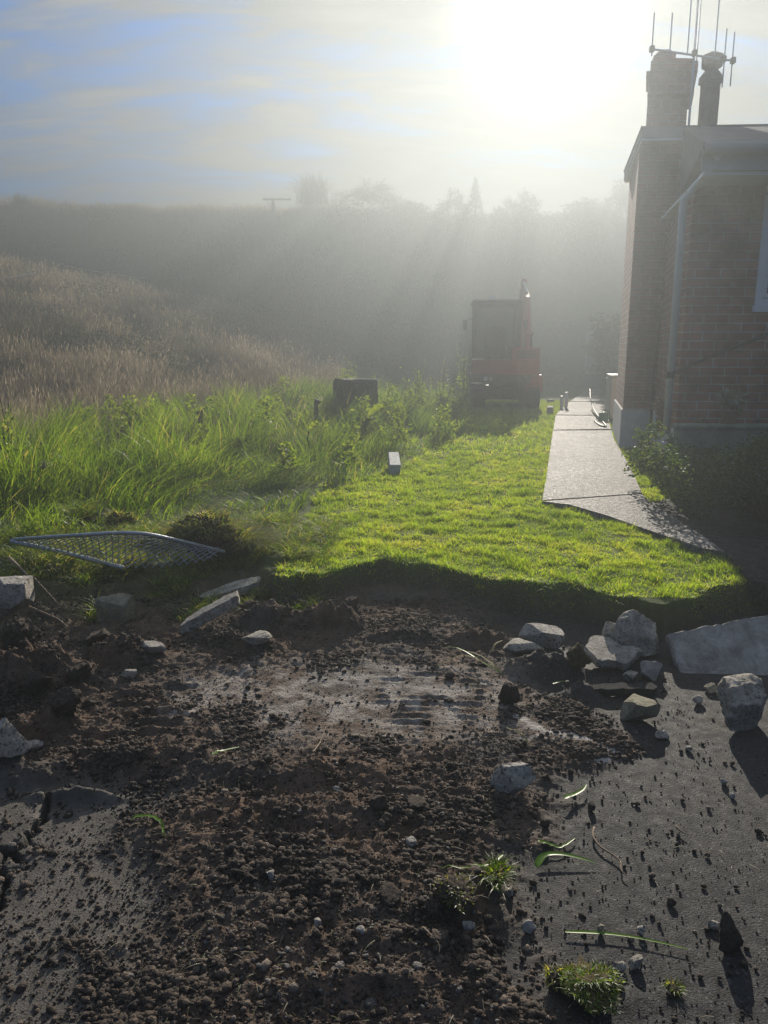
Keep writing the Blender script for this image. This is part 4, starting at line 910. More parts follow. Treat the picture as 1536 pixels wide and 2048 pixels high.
# ------------------------------------------------------------------ rocks, slabs, clods
def stone_mat(name, base, pit=.35, sc=16, rough=.85):
    m = bpy.data.materials.new(name); m.use_nodes = True; nt = m.node_tree; b = nt.nodes['Principled BSDF']; L = nt.links.new
    tc = N(nt, 'ShaderNodeTexCoord')
    def nz(s, d=8.0, r=.65):
        n = N(nt, 'ShaderNodeTexNoise', i_Scale=s, i_Detail=d, i_Roughness=r); L(tc.outputs['Object'], n.inputs['Vector']); return n.outputs[0]
    c = ramp(nt, nz(sc), [(.3, tuple(k*.4 for k in base)), (.5, base), (.7, tuple(min(.9, k*1.5) for k in base))])
    pits = ramp(nt, nz(sc*5, 3, .5), [(.36, 0.12), (.46, 1.0)])
    c = mixc(nt, pit, c, mixc(nt, 1.0, c, pits, 'MULTIPLY')); soil = ramp(nt, nz(sc*.35, 6), [(.5, 0.0), (.75, .7)])
    c = mixc(nt, soil, c, (0.07, 0.05, 0.036)); L(c, b.inputs['Base Color']); b.inputs['Roughness'].default_value = rough
    bp = N(nt, 'ShaderNodeBump', i_Strength=1.0, i_Distance=.014); L(nz(sc*4, 8, .7), bp.inputs['Height']); L(bp.outputs[0], b.inputs['Normal']); return m
M_CONC = stone_mat('broken_concrete', (0.42, 0.375, 0.31), .7); M_CONCD = stone_mat('grey_concrete', (0.34, 0.31, 0.275), .2, 9); M_YEL = stone_mat('yellow_stone', (0.34, 0.30, 0.20), .3)
M_PALEC = stone_mat('pale_concrete', (0.48, 0.435, 0.37), .8); M_SOIL = stone_mat('soil_clod', (0.065, 0.046, 0.032), .6, 30, .95); M_MOSS = stone_mat('mossy_clod', (0.11, 0.085, 0.03), .6, 26, .95)
M_TARM = stone_mat('tarmac_piece', (0.03, 0.03, 0.03), .6, 60, .95)
_ico = {}
def ico(s):
    if s not in _ico:
        import bmesh
        bm = bmesh.new(); bmesh.ops.create_icosphere(bm, subdivisions=s, radius=1); _ico[s] = (np.array([v.co[:] for v in bm.verts]), np.array([[v.index for v in f.verts] for f in bm.faces])); bm.free()
    return _ico[s]
def n3(p, s, seed):
    return (perlin(p[:, 0]*s, p[:, 1]*s+p[:, 2]*s*.7, seed)+perlin(p[:, 1]*s, p[:, 2]*s-p[:, 0]*s*.6, seed+7)+perlin(p[:, 2]*s, p[:, 0]*s+p[:, 1]*s*.5, seed+13))/1.6
def rockmesh(w, d, h, seed, cuts=12, rough=.06, sub=4, lump=.0, flat_top=None, boxy=0):
    v, f = ico(sub); r = np.random.RandomState(seed); v = v.copy()
    if boxy: q = v/np.abs(v).max(1)[:, None]; v = v*(1-boxy)+q*boxy*.8
    cuts = int(cuts*1.7); nrm = r.randn(cuts, 3); nrm /= np.linalg.norm(nrm, axis=1)[:, None]; c = .42+.34*r.rand(cuts)
    if flat_top: nrm = np.concatenate([nrm, [[.1*r.randn(), .1*r.randn(), 1]]]); c = np.append(c, flat_top)
    for k in range(len(nrm)):
        dd = v@nrm[k]; m = dd > c[k]; v[m] -= np.outer((dd[m]-c[k]), nrm[k])*.96
    v += v*(rough*n3(v, 3.0, seed)+rough*.6*n3(v, 8, seed+3)+rough*.35*n3(v, 19, seed+4)+rough*.2*n3(v, 37, seed+6)+lump*np.maximum(0, n3(v, 5, seed+5)))[:, None]
    v -= (v.max(0)+v.min(0))/2; v /= np.maximum(v.max(0), -v.min(0)); return v*np.array([w, d, h])/2, f
def rock(name, label, cat, px, pyb, wpx, hpx, seed, m, d=.8, rz=0.0, tilt=0.0, roll=0.0, cuts=12, rough=.06, lump=0, sub=4, sink=.12, group=None, z=None, ft=None, boxy=0):
    p = on(px, pyb) if z is None else P(px, pyb, z); dist = (p-Vector((0, 0, CAMH))).length; s = dist*cp/F
    w, h = wpx*s, hpx*s; sub = 5 if (sub == 4 and wpx > 60) else sub; v, f = rockmesh(w, w*d, h, seed, cuts, rough, sub, lump, ft, boxy)
    me = mesh_np(name, v, f, smooth=False if rough < .09 else True); o = link(name, me, m)
    gzv = gz(p.x, p.y+w*d*.35); o.location = (p.x, p.y+w*d*.38, (max(min(gzv, p.z+.04), p.z) if z is None else p.z)+h*(.5-sink)); o.rotation_euler = (tilt, roll, rz)
    if rough < .09:
        me.polygons.foreach_set('use_smooth', np.ones(len(me.polygons), bool)); me.set_sharp_from_angle(angle=math.radians(24))
    tag(o, label, cat, group); return o
def slab(name, label, cat, loc, outline, th, rot, m, seed, jag=.012, mside=None):
    r = np.random.RandomState(seed); pts = []
    n = len(outline)
    for i in range(n):
        a, b = np.array(outline[i]), np.array(outline[(i+1) % n]); L_ = np.linalg.norm(b-a); k = max(2, int(L_/.025))
        for j in range(k):
            t = j/k; q = a+(b-a)*t; nn = np.array([b[1]-a[1], a[0]-b[0]])/L_; pts.append(q+nn*r.randn()*jag*.6*(1 if j else .3))
    pts = np.array(pts); c = pts.mean(0); V = []; K = len(pts)
    rings = [(th/2, .965, .2), (th/2-.006, .99, .5), (th*.2, 1.0, 1), (-th*.15, .985, 1.2), (-th/2+.008, .96, 1), (-th/2, .92, .5)]
    prev = r.randn(K)
    for z, sc, am in rings:
        prev = .5*prev+.7*r.randn(K); q = c+(pts-c)*sc; d_ = (pts-c)/np.linalg.norm(pts-c, axis=1)[:, None]
        q = q+d_*(prev*jag*.45*am)[:, None]; V += [(x, y, z+(0 if abs(z) == th/2 else .003*r.randn())) for x, y in q]
    mb = MB(); fs = [tuple(range(K)), tuple(range(6*K-1, 5*K-1, -1))]
    for i in range(5):
        for k in range(K): fs.append((i*K+k, (i+1)*K+k, (i+1)*K+(k+1) % K, i*K+(k+1) % K))
    mb.add(V, fs); o = mb.build(name, m)
    import bmesh
    bm = bmesh.new(); bm.from_mesh(o.data); bmesh.ops.triangulate(bm, faces=[f for f in bm.faces if len(f.verts) > 4]); bm.to_mesh(o.data); bm.free()
    o.location = loc; o.rotation_euler = rot; tag(o, label, cat); return o
R_ = math.radians
# right-hand heap
p = P(1440, 1365, ZA)
slab('concrete_slab', 'large flat grey concrete slab tilted on the rubble at the asphalt edge', 'slab', tuple(at(1446, 1326, p.y+.18)),
     [(-.245, -.18), (-.06, -.21), (.30, -.14), (.66, -.05), (.64, .22), (.18, .20), (-.22, .17)], .085, (R_(38), R_(-6), R_(4)), M_CONCD, 5, .004)
rock('boulder', 'pale angular boulder below the big tilted slab on the asphalt', 'rock', 1490, 1462, 104, 100, 7, M_CONC, .8, .3, cuts=7, rough=.10, sink=.12, boxy=.35)
rock('concrete_lump', 'tall rough concrete lump standing behind the slabs, left of the big slab', 'rock', 1276, 1318, 108, 96, 12, M_CONC, .6, .2, cuts=5, rough=.09, sink=.05, z=ZA, boxy=.55)
rock('concrete_lump', 'small pale lump leaning on the left foot of the tall concrete lump', 'rock', 1222, 1306, 42, 66, 13, M_CONC, .7, .5, cuts=9, rough=.08, z=ZA+.01)
rock('concrete_piece', 'white trapezoid concrete piece on the heap below the lawn bank', 'rock', 1085, 1296, 90, 44, 15, M_PALEC, .5, .05, cuts=4, rough=.04, sink=.1, boxy=.7)
rock('stone', 'flat brown stone before the white trapezoid piece', 'rock', 1045, 1312, 78, 26, 16, M_CONC, .7, .1, cuts=9, rough=.07)
p = on(1240, 1350)
slab('broken_slab', 'pebble covered broken slab lying flat between the mossy clod and the big slab', 'slab', (p.x, p.y+.13, p.z+.06), [(-.13, -.10), (.00, -.13), (.15, -.01), (.06, .10), (-.06, .12), (-.14, .02)], .045, (R_(10), R_(4), R_(10)), M_CONC, 8, .008)
rock('stone', 'grey stone half under the pebble covered slab', 'rock', 1305, 1362, 50, 40, 17, M_CONCD, .8, .4)
rock('stone', 'small grey stone under the front of the pebble covered slab', 'rock', 1262, 1366, 34, 22, 18, M_CONC, .8, .9)
p = on(1248, 1398)
slab('tarmac_strip', 'long black broken strip of tarmac lying before the pebble covered slab', 'tarmac piece', (p.x, p.y+.03, ZA+.028), [(-.155, -.022), (.02, -.028), (.15, -.016), (.145, .025), (-.02, .03), (-.15, .018)], .034, (R_(4), 0, R_(3)), M_TARM, 9, .014)
rock('mossy_clod', 'clod with ginger moss on top beside the pebble heap', 'clod', 1157, 1350, 48, 62, 19, M_MOSS, .7, .2, cuts=5, rough=.14, lump=.3)
rock('soil_clod', 'dark upright clod at the left foot of the pebble heap', 'clod', 1021, 1412, 42, 48, 20, M_SOIL, .8, .2, cuts=6, rough=.14, lump=.25)
rock('yellow_stone', 'yellowish faceted stone lying on the asphalt below the tarmac strip', 'rock', 1288, 1452, 66, 50, 23, M_YEL, .85, .3, cuts=10, rough=.03)
rock('stone', 'small flat stone on the asphalt right below the yellowish stone', 'rock', 1326, 1481, 28, 16, 24, M_CONC, .8, .5)
rock('stone', 'small dark stone on the shaded asphalt left of the pale boulder', 'rock', 1398, 1411, 27, 18, 25, M_CONCD, .8, .2)
rock('stone', 'yellow cornered stone touching the pale boulder on its left', 'rock', 1428, 1388, 28, 18, 26, M_YEL, .8, .2, z=ZA)
rock('pale_rock', 'pale pitted rock alone at the edge of the dirt, casting a long shadow', 'rock', 1028, 1590, 78, 66, 28, M_PALEC, .5, -.35, roll=.35, cuts=9, rough=.05, sink=.06)
rock('soil_clod', 'black clod standing alone on the asphalt near the bottom right', 'clod', 1464, 1908, 50, 66, 30, M_SOIL, .8, .3, cuts=7, rough=.10, lump=.15)
rock('pebble', 'pale pebble touching the black clod on the bottom right asphalt', 'pebble', 1432, 1862, 22, 14, 31, M_CONC, .8, sub=3)
# left-hand heap
rock('concrete_block', 'square cut pale concrete block standing at the upper left rubble', 'rock', 10, 1238, 78, 78, 33, M_PALEC, .7, .15, cuts=3, rough=.03, z=ZA+.10, boxy=.95)
rock('boulder', 'pale pitted boulder half buried at the left edge of the dirt', 'rock', 2, 1532, 74, 78, 34, M_PALEC, .8, .6, cuts=9, rough=.06)
rock('stone', 'small white stone right of the pale pitted boulder', 'rock', 58, 1512, 40, 28, 35, M_PALEC, .9, .2, cuts=9, rough=.08)
p = on(418, 1262)
slab('concrete_slab', 'narrow grey slab tilted on edge at the end of the pebble bank', 'slab', (p.x, p.y+.08, p.z+.07), [(-.165, -.10), (-.02, -.03), (.15, .045), (.155, .11), (.03, .07), (-.13, -.03)], .06, (R_(8), R_(-17), R_(8)), M_CONC, 10, .008)
p = on(455, 1205)
slab('concrete_slab', 'pale slab half covered with soil behind the narrow tilted one', 'slab', (p.x, p.y+.08, p.z+.04), [(-.20, -.07), (.0, -.05), (.17, .0), (.19, .09), (.02, .08), (-.16, .0)], .05, (R_(8), R_(-10), R_(6)), M_CONC, 11, .009)
rock('stone', 'flat dusty stone sunk in the dirt right of the narrow tilted slab', 'rock', 512, 1300, 62, 26, 36, M_CONC, .7, .3, cuts=8)
rock('concrete_block', 'brownish block half buried under torn grass in the left rubble', 'rock', 228, 1240, 68, 54, 37, M_YEL, .5, -.1, cuts=3, rough=.03, boxy=.9)
rock('stone', 'grey stone below the torn grass, left of the narrow tilted slab', 'rock', 300, 1316, 52, 26, 38, M_CONCD, .8, .1)
rock('stone', 'white flat stone in the shade of the left rubble', 'rock', 255, 1362, 30, 18, 39, M_CONC, .8, .4)
for i, (px, py, w_, h_, lb) in enumerate([(120, 1440, 74, 50, 'brown crumbling clod lit on top in the left dirt'), (60, 1400, 60, 40, 'dark clod behind the brown crumbling clod'), (190, 1300, 60, 42, 'dark clod at the foot of the left rubble'),
        (30, 1300, 90, 60, 'large dark clod below the square cut concrete block'), (150, 1375, 50, 34, 'crumbling clod between the left rubble and the brown clod'), (755, 1620, 42, 24, 'black clod in the middle of the crumbly dirt'),
        (835, 1630, 60, 22, 'long black clod right of the one in the middle of the dirt'), (900, 1360, 30, 16, 'small dark clod on the scraped soil below the lawn bank'), (700, 1230, 52, 34, 'rooty clod on the pebble bank under the lawn edge'),
        (590, 1225, 60, 40, 'crumbly clod crowning the pebble bank under the lawn edge'), (500, 1235, 46, 30, 'crumbly clod between the narrow slab and the pebble bank'), (780, 1815, 56, 22, 'flattened clod left of the mossy turf lump')]):
    rock('soil_clod', lb, 'clod', px, py, w_, h_, 60+i, M_SOIL, .8, i*.7, cuts=4, rough=.16, lump=.45)
# asphalt stones one can count
for i, (px, py, w_, h_, m_, lb) in enumerate([(1058, 1868, 26, 24, M_CONCD, 'round grey pebble on the asphalt left of the long grass blade'), (1202, 1868, 13, 16, M_YEL, 'yellow brown chip just above the long grass blade'),
        (1284, 1872, 16, 18, M_PALEC, 'pale chip with a dark shadow above the long grass blade'), (1345, 1815, 16, 14, M_SOIL, 'dark crumb standing on the open asphalt above the long blade'), (1448, 1572, 14, 14, M_PALEC, 'white pebble high on the open asphalt, upper of two'),
        (1466, 1598, 11, 11, M_PALEC, 'white pebble high on the open asphalt, lower of two'), (1184, 1625, 17, 20, M_SOIL, 'dark crumb right of the small twisted leaf'), (1242, 1945, 22, 16, M_CONC, 'pale flat chip below the long grass blade, left of its partner'),
        (1272, 1942, 26, 24, M_CONC, 'crumbling pale chip below the long grass blade'), (822, 1698, 22, 16, M_PALEC, 'white stone alone in the brown dirt left of the twisted leaf'), (672, 1586, 14, 12, M_PALEC, 'white pebble in the middle of the crumbly dirt'),
        (938, 1865, 22, 16, M_PALEC, 'white chip under the mossy turf lump'), (636, 1858, 16, 20, M_PALEC, 'pointed white chip in the lower dirt'), (722, 1872, 18, 13, M_PALEC, 'round white pebble in the lower dirt right of the pointed chip'), (1092, 1660, 20, 18, M_SOIL, 'dark crumb beside the shadow of the pale rock'),
        (1022, 1795, 18, 20, M_CONCD, 'grey pebble right of the small grass tuft'), (1378, 1505, 12, 12, M_CONC, 'chip between the small flat stone and the slab shadow'), (540, 1762, 20, 16, M_CONCD, 'round grey pebble in the lower dirt, left of centre')]):
    rock('pebble', lb, 'pebble', px, py, w_, h_, 90+i, m_, .85, i*.9, sub=3, cuts=8, rough=.07)

# ------------------------------------------------------------------ crumbs and gravel too many to count
def scatter(name, label, x, y, sz, rnd, m, sub=1, flat=.75, seed=1, sink=.25, extra=.16):
    r = np.random.RandomState(seed); protos = []
    for k in range(8):
        v, f = ico(sub); v = v.copy(); nn = r.randn(6, 3); nn /= np.linalg.norm(nn, axis=1)[:, None]
        for q in nn: dd = v@q; c = .55+.3*r.rand(); mm = dd > c; v[mm] -= np.outer(dd[mm]-c, q)
        v *= (1+extra*n3(v, 2.2, k+seed))[:, None]; protos.append(v)
    protos = np.array(protos); n = len(x); z = gh(x, y); pk = r.randint(0, 8, n); a = r.rand(n)*6.28; ca, sa = np.cos(a), np.sin(a); sx = .75+.6*r.rand(n); sy = .7+.5*r.rand(n)
    v = protos[pk]*np.stack([sx*sz, sy*sz, flat*(.75+.5*r.rand(n))*sz], 1)[:, None, :]
    X = v[:, :, 0]*ca[:, None]-v[:, :, 1]*sa[:, None]+x[:, None]; Y = v[:, :, 0]*sa[:, None]+v[:, :, 1]*ca[:, None]+y[:, None]; Z = v[:, :, 2]+(z+sz*flat*(1-2*sink))[:, None]
    V = np.stack([X, Y, Z], 2).reshape(-1, 3); k = protos.shape[1]; T = (f[None]+(np.arange(n)*k)[:, None, None]).reshape(-1, 3)
    me = mesh_np(name, V, T, attrs={'rnd': np.repeat(rnd, k)}, smooth=sub > 2); o = link(name, me, m); tag(o, label, 'loose stones', kind='stuff'); return o
def crumb_mat(name, cols, rough=.9):
    m = bpy.data.materials.new(name); m.use_nodes = True; nt = m.node_tree; b = nt.nodes['Principled BSDF']; L = nt.links.new
    a = N(nt, 'ShaderNodeAttribute'); a.attribute_name = 'rnd'; tc = N(nt, 'ShaderNodeTexCoord'); n = N(nt, 'ShaderNodeTexNoise', i_Scale=180.0, i_Detail=6.0); L(tc.outputs['Object'], n.inputs['Vector'])
    c = ramp(nt, a.outputs['Fac'], cols); L(mixc(nt, 1.0, c, ramp(nt, n.outputs[0], [(.3, .6), (.7, 1.3)]), 'MULTIPLY'), b.inputs['Base Color']); b.inputs['Roughness'].default_value = rough
    bp = N(nt, 'ShaderNodeBump', i_Strength=1.0, i_Distance=.008); L(n.outputs[0], bp.inputs['Height']); L(bp.outputs[0], b.inputs['Normal']); return m
M_CRUMB = crumb_mat('crumbs', [(0, (.012, .009, .007)), (.5, (.06, .041, .028)), (.85, (.12, .085, .06)), (1, (.2, .155, .12))])
M_GRAV = crumb_mat('gravel', [(0, (.035, .03, .025)), (.5, (.085, .075, .065)), (.85, (.17, .155, .14)), (1, (.42, .40, .37))], .75)
def loose():
    r = np.random.RandomState(3)
    def cand(n, x0=-2.3, x1=2.3, y0=1.3, y1=4.35):
        y = y0+r.rand(n)**1.35*(y1-y0); x = (r.rand(n)*2-1)*np.minimum(.62*y+.15, 3.0); z, A = ground_fields(x, y); return x, y, A
    x, y, A = cand(420000); cl = fbm(x, y, 3.0, 4, .6, seed=201); pit = 1-A['lawn']; cx, cy = P(745, 1400, ZA).xy; fl = np.exp(-(((x-cx)/.78)**2+((y-cy)/.44)**2)**2)
    d = A['soil']*pit*(0.22+1.3*ss(-.05, .5, cl))*(1-.93*fl)*(1-.9*A['pale'])+.10*A['dusty']
    k = r.rand(len(x)) < d; x, y, cl = x[k], y[k], cl[k]; sz = np.exp(r.randn(len(x))*.70)*.0022*(1+1.1*ss(0, .7, cl)); sz = np.clip(sz, .0009, .016)
    scatter('soil_crumbs', 'dark crumbs of dug soil spread over the torn strip', x, y, sz, np.clip(r.rand(len(x))*.75+.12+.45*fbm(x, y, 2.2, 3, seed=209), 0, 1), M_CRUMB, 1, .7, 5, extra=.6, sink=.35)
    x, y, A = cand(2600); cl = fbm(x, y, 2.5, 4, .6, seed=211); fl = np.exp(-(((x-cx)/.80)**2+((y-cy)/.46)**2)**2); k = (r.rand(len(x)) < (1-fl)*A['soil']*(1-A['lawn'])*(.05+1.0*ss(.0, .6, cl))); x, y = x[k], y[k]; sz = np.clip(np.exp(r.randn(len(x))*.45)*.010, .005, .026)
    scatter('soil_lumps', 'bigger lumps of dark dug soil among the crumbs', x, y, sz, r.rand(len(x)), M_CRUMB, 3, .6, 6, extra=.95, sink=.35)
    x, y, A = cand(30000); cl = fbm(x, y, 2.0, 3, .6, seed=221)
    a = P(330, 1900, ZA); b = P(620, 1860, ZA); g1 = np.exp(-((x-b.x)/.55)**2-((y-b.y)/.40)**2); c = P(600, 1265, ZA); g2 = np.exp(-((x-c.x)/.5)**2-((y-c.y)/.14)**2); d_ = P(1090, 1345, ZA); g3 = np.exp(-((x-d_.x)/.22)**2-((y-d_.y)/.13)**2); e_ = P(520, 1480, ZA); g4 = np.exp(-((x-e_.x)/.22)**2-((y-e_.y)/.09)**2)
    d = A['soil']*(1-A['lawn'])*(.10+.9*np.maximum.reduce([g1*.4, g2, g3, g4*1.2]))*(.5+ss(-.3, .4, cl))
    fl = np.exp(-(((x-cx)/.80)**2+((y-cy)/.40)**2)**2); k = r.rand(len(x)) < d*(1-.85*fl)*(1-.9*A['pale']); x, y = x[k], y[k]; sz = np.clip(np.exp(r.randn(len(x))*.42)*.0038, .0018, .017)
    scatter('gravel', 'rounded grey river pebbles mixed through the dug strip', x, y, sz, np.clip(r.beta(2, 3, len(x))+.05, 0, 1), M_GRAV, 2, .65, 7, extra=.30, sink=.38)
    # sparse crumbs and grit on the open asphalt, each throwing a long shadow
    x, y, A = cand(30000); cl = fbm(x, y, 2.1, 3, .6, seed=231); op = (1-A['soil'])*(1-A['lawn']); nearb = ss(1.1, .1, x-.5-.0*y)
    k = r.rand(len(x)) < op*(.02+.22*nearb+.42*ss(.05, .5, cl)); x, y = x[k], y[k]; sz = np.clip(np.exp(r.randn(len(x))*.65)*.0022, .0009, .011)
    scatter('asphalt_grit', 'fine dark crumbs and pale grit strewn over the asphalt', x, y, sz, r.rand(len(x)), M_CRUMB, 1, .9, 8, sink=.12, extra=.3)
    k = r.rand(len(x)) < .2; x, y = x[k]+.03, y[k]+.02
    scatter('pale_grit', 'pale grit strewn over the asphalt', x, y, np.clip(np.exp(r.randn(len(x))*.4)*.0022, .001, .006), .5+.5*r.rand(len(x)), M_GRAV, 1, .8, 9, sink=.1)
loose()
# ------------------------------------------------------------------ single blades, twigs, turf, fence panel, stumps
M_BLADE = leafmat('fresh_blade', [(0.10, 0.22, 0.02), (0.16, 0.28, 0.03)], 0.45, .35, .5); M_STRAW = leafmat('straw', [(0.25, 0.22, 0.10), (0.34, 0.30, 0.18)], .3, .5, .1, (1.1, 1, .7))
M_TWIG = pmat('twig', (0.24, 0.17, 0.11), 0.8, noise=(40, .4))
def ribbon(name, label, pts, wpx, m, lift=.008, cat='grass blade', arch=.0, seed=0, parent=None, z=ZA):
    P3 = [on(a, b) for a, b in pts]; P3 = smooth_pts(P3, 6); n = len(P3); V = []; F_ = []
    s = P3[0].length*1/F; w = wpx*s*.5
    for i, p in enumerate(P3):
        t = i/(n-1); q = P3[min(i+1, n-1)]-P3[max(0, i-1)]; q.z = 0; q.normalize(); sdv = Vector((-q.y, q.x, 0)); ww = w*min(1, (t+.06)*6)**.7*(1-t)**.45+.0006
        zc = max(gz(p.x, p.y), p.z)+lift+arch*math.sin(math.pi*t)
        V += [Vector((p.x, p.y, zc+.35*ww))+sdv*ww, Vector((p.x, p.y, zc)), Vector((p.x, p.y, zc+.35*ww))-sdv*ww]
    for i in range(n-1): a = i*3; F_ += [(a, a+1, a+4, a+3), (a+1, a+2, a+5, a+4)]
    me = bpy.data.meshes.new(name); me.from_pydata([tuple(v) for v in V], [], F_); at_ = me.attributes.new('rnd', 'FLOAT', 'POINT'); at_.data.foreach_set('value', np.full(len(V), (seed*.37) % 1, np.float32))
    for p_ in me.polygons: p_.use_smooth = True
    o = link(name, me, m, parent); 
    if parent is None: tag(o, label, cat)
    return o
ribbon('loose_grass', 'short bright green blade curled over the dirt at the left', [(263, 1650), (290, 1645), (315, 1650), (326, 1664), (327, 1684)], 9, M_BLADE, .02, seed=1)
ribbon('loose_grass', 'long thin green blade lying across the bottom right asphalt', [(1130, 1870), (1200, 1873), (1260, 1880), (1320, 1892), (1376, 1905)], 9, M_BLADE, .01, seed=2)
ribbon('loose_grass', 'broad green blade with a bent left end on the asphalt', [(1073, 1740), (1085, 1724), (1110, 1720), (1150, 1724), (1192, 1732)], 17, M_BLADE, .01, arch=.01, seed=3)
ribbon('loose_grass', 'small bent green blade just above the broad one', [(1075, 1688), (1100, 1695), (1122, 1700), (1150, 1682)], 10, M_BLADE, .01, seed=4)
ribbon('loose_grass', 'thin green blade pointing left from the small grass tuft', [(1005, 1722), (985, 1738), (940, 1749), (880, 1748)], 7, M_BLADE, .02, seed=5)
ribbon('leaf_scrap', 'twisted scrap of green leaf beside the pale rock', [(1128, 1608), (1148, 1600), (1165, 1590), (1172, 1579)], 12, M_BLADE, .02, cat='leaf', seed=6)
ribbon('loose_grass', 'pale green blade with a white tip in the left dirt', [(425, 1520), (450, 1512), (480, 1504)], 8, M_BLADE, .02, seed=7)
for i, (pts, lb) in enumerate([([(1003, 1360), (960, 1342), (920, 1318), (890, 1305)], 'upper of the yellow green stalks fanning on the scraped soil'), ([(1003, 1360), (965, 1345), (920, 1332), (868, 1350)], 'lowest of the yellow green stalks fanning on the scraped soil'), ([(1003, 1360), (970, 1338), (930, 1322), (895, 1320)], 'middle one of the yellow green stalks fanning on the scraped soil')]):
    ribbon('grass_stalk', lb, pts, 6, M_STRAW if i else M_BLADE, .025, cat='grass stalk', arch=.03, seed=i)
ribbon('grass_stalk', 'curved stalk on the pebble heap by the flat brown stone', [(983, 1316), (990, 1302), (1005, 1292)], 5, M_STRAW, .03, cat='grass stalk', seed=1)
ribbon('grass_stalk', 'short stalk on the pebble heap above the asphalt', [(1105, 1380), (1120, 1376), (1138, 1374)], 5, M_BLADE, .03, cat='grass stalk', seed=1)
ribbon('dry_straw', 'dry straw lying across the pale rock', [(1010, 1530), (1035, 1545), (1060, 1572)], 4, M_STRAW, .15, cat='straw', seed=1)
def twig(label, pts, r, lift=.012):
    q = [on(a, b)+Vector((0, 0, lift)) for a, b in pts]; q = smooth_pts(q, 4); n = len(q)
    o = MB().tube(q, [r*(1-.6*i/n) for i in range(n)], 6).build('twig', M_TWIG, smooth=True); tag(o, label, 'twig')
twig('bent brown twig with a forked end on the open asphalt', [(1188, 1662), (1186, 1680), (1200, 1700), (1224, 1716), (1240, 1730), (1242, 1748), (1253, 1758)], .004)
twig('thin straight twig standing out of the crumbly dirt', [(625, 1528), (640, 1500), (652, 1468)], .003, .03)
twig('short pale twig on the scraped soil', [(665, 1418), (672, 1400), (682, 1390)], .003)
twig('bent pale straw-like twig in the lower dirt', [(846, 1868), (862, 1880), (878, 1897), (878, 1915)], .0022)
twig('small twig stub alone on the open asphalt', [(1352, 1660), (1360, 1668), (1370, 1674)], .004)
twig('twig sticking out of the gravel heap', [(1068, 1430), (1085, 1424), (1098, 1419)], .003)
twig('root sticking out below the square cut concrete block', [(60, 1226), (90, 1234), (118, 1250), (136, 1266)], .009, .03)
twig('pale stick leaning out of the left rubble beside the concrete block', [(22, 1150), (45, 1170), (68, 1190)], .010, .10)
twig('long thin bowed stick over the dark hole in the left rubble', [(66, 1178), (95, 1205), (122, 1238)], .004, .08)

def turf(label, px, py, wpx, hpx, seed, n=500, L_=.05, green=.5, z=None, side=True, droop=0.7, name='turf_clod'):
    o = rock(name, label, 'turf', px, py, wpx, hpx, seed, M_MOSS if green > .3 else M_SOIL, .8, seed*.3, cuts=3, rough=.26, lump=.7, z=z)
    r = np.random.RandomState(seed); me = o.data; v = np.array([w.co[:] for w in me.vertices]); top = v[(v[:, 2] > np.quantile(v[:, 2], .45))]
    b = top[r.randint(0, len(top), n)]; rnd = np.clip(r.rand(n)*.7+green*.1, 0, 1); rnd = np.where(r.rand(n) < (1-green)*.7, .97, rnd); dirx = np.arctan2(b[:, 1], b[:, 0])+r.randn(n)*.8
    global RS
    k_, RS = RS, r; parts = [blades(b-np.array([0, 0, .004]), L_*(.4+1.0*r.rand(n)), .0035+.003*r.rand(n), dirx, droop+.9*r.rand(n), rnd, seg=3)]; RS = k_
    mk('grass', parts, M_TALL, o); return o
turf('big turf clod with hanging roots standing behind the mesh panel', 398, 1122, 160, 104, 41, 1500, .10, .2, z=.0, droop=1.2)
turf('turf clod trailing pale grass right of the big one', 470, 1122, 90, 66, 42, 1100, .14, .3, z=-.05, droop=1.4)
turf('small rooty turf clod in the grass above the mesh panel', 235, 1062, 62, 44, 43, 420, .07, .3, z=0)
turf('turf clod hanging over the dark hole in the left rubble', 225, 1178, 120, 60, 44, 1000, .09, .35, z=-.12)
turf('dark turf clod left of the hanging one', 110, 1186, 100, 62, 45, 500, .07, .3, z=-.12)
turf('small mossy grass tuft growing on a clod at the asphalt edge', 990, 1790, 60, 30, 46, 300, .034, .9)
turf('mossy turf lump left below the small grass tuft', 915, 1852, 100, 40, 47, 380, .010, .3)
turf('flat mossy turf piece at the bottom of the asphalt', 1190, 2030, 130, 44, 48, 1500, .014, .85)
turf('reddish rooty lump left of the flat mossy turf piece', 1115, 1990, 50, 36, 49, 160, .015, .2)
turf('small green tuft on the pale slab by the pebble bank', 520, 1202, 50, 26, 50, 340, .03, .9)
turf('wisp of grass on the asphalt beside the bottom right cracks', 1350, 1990, 26, 12, 51, 60, .018, .7)
turf('grassy clod above the mesh panel', 150, 1050, 90, 34, 52, 900, .11, .7, z=0)

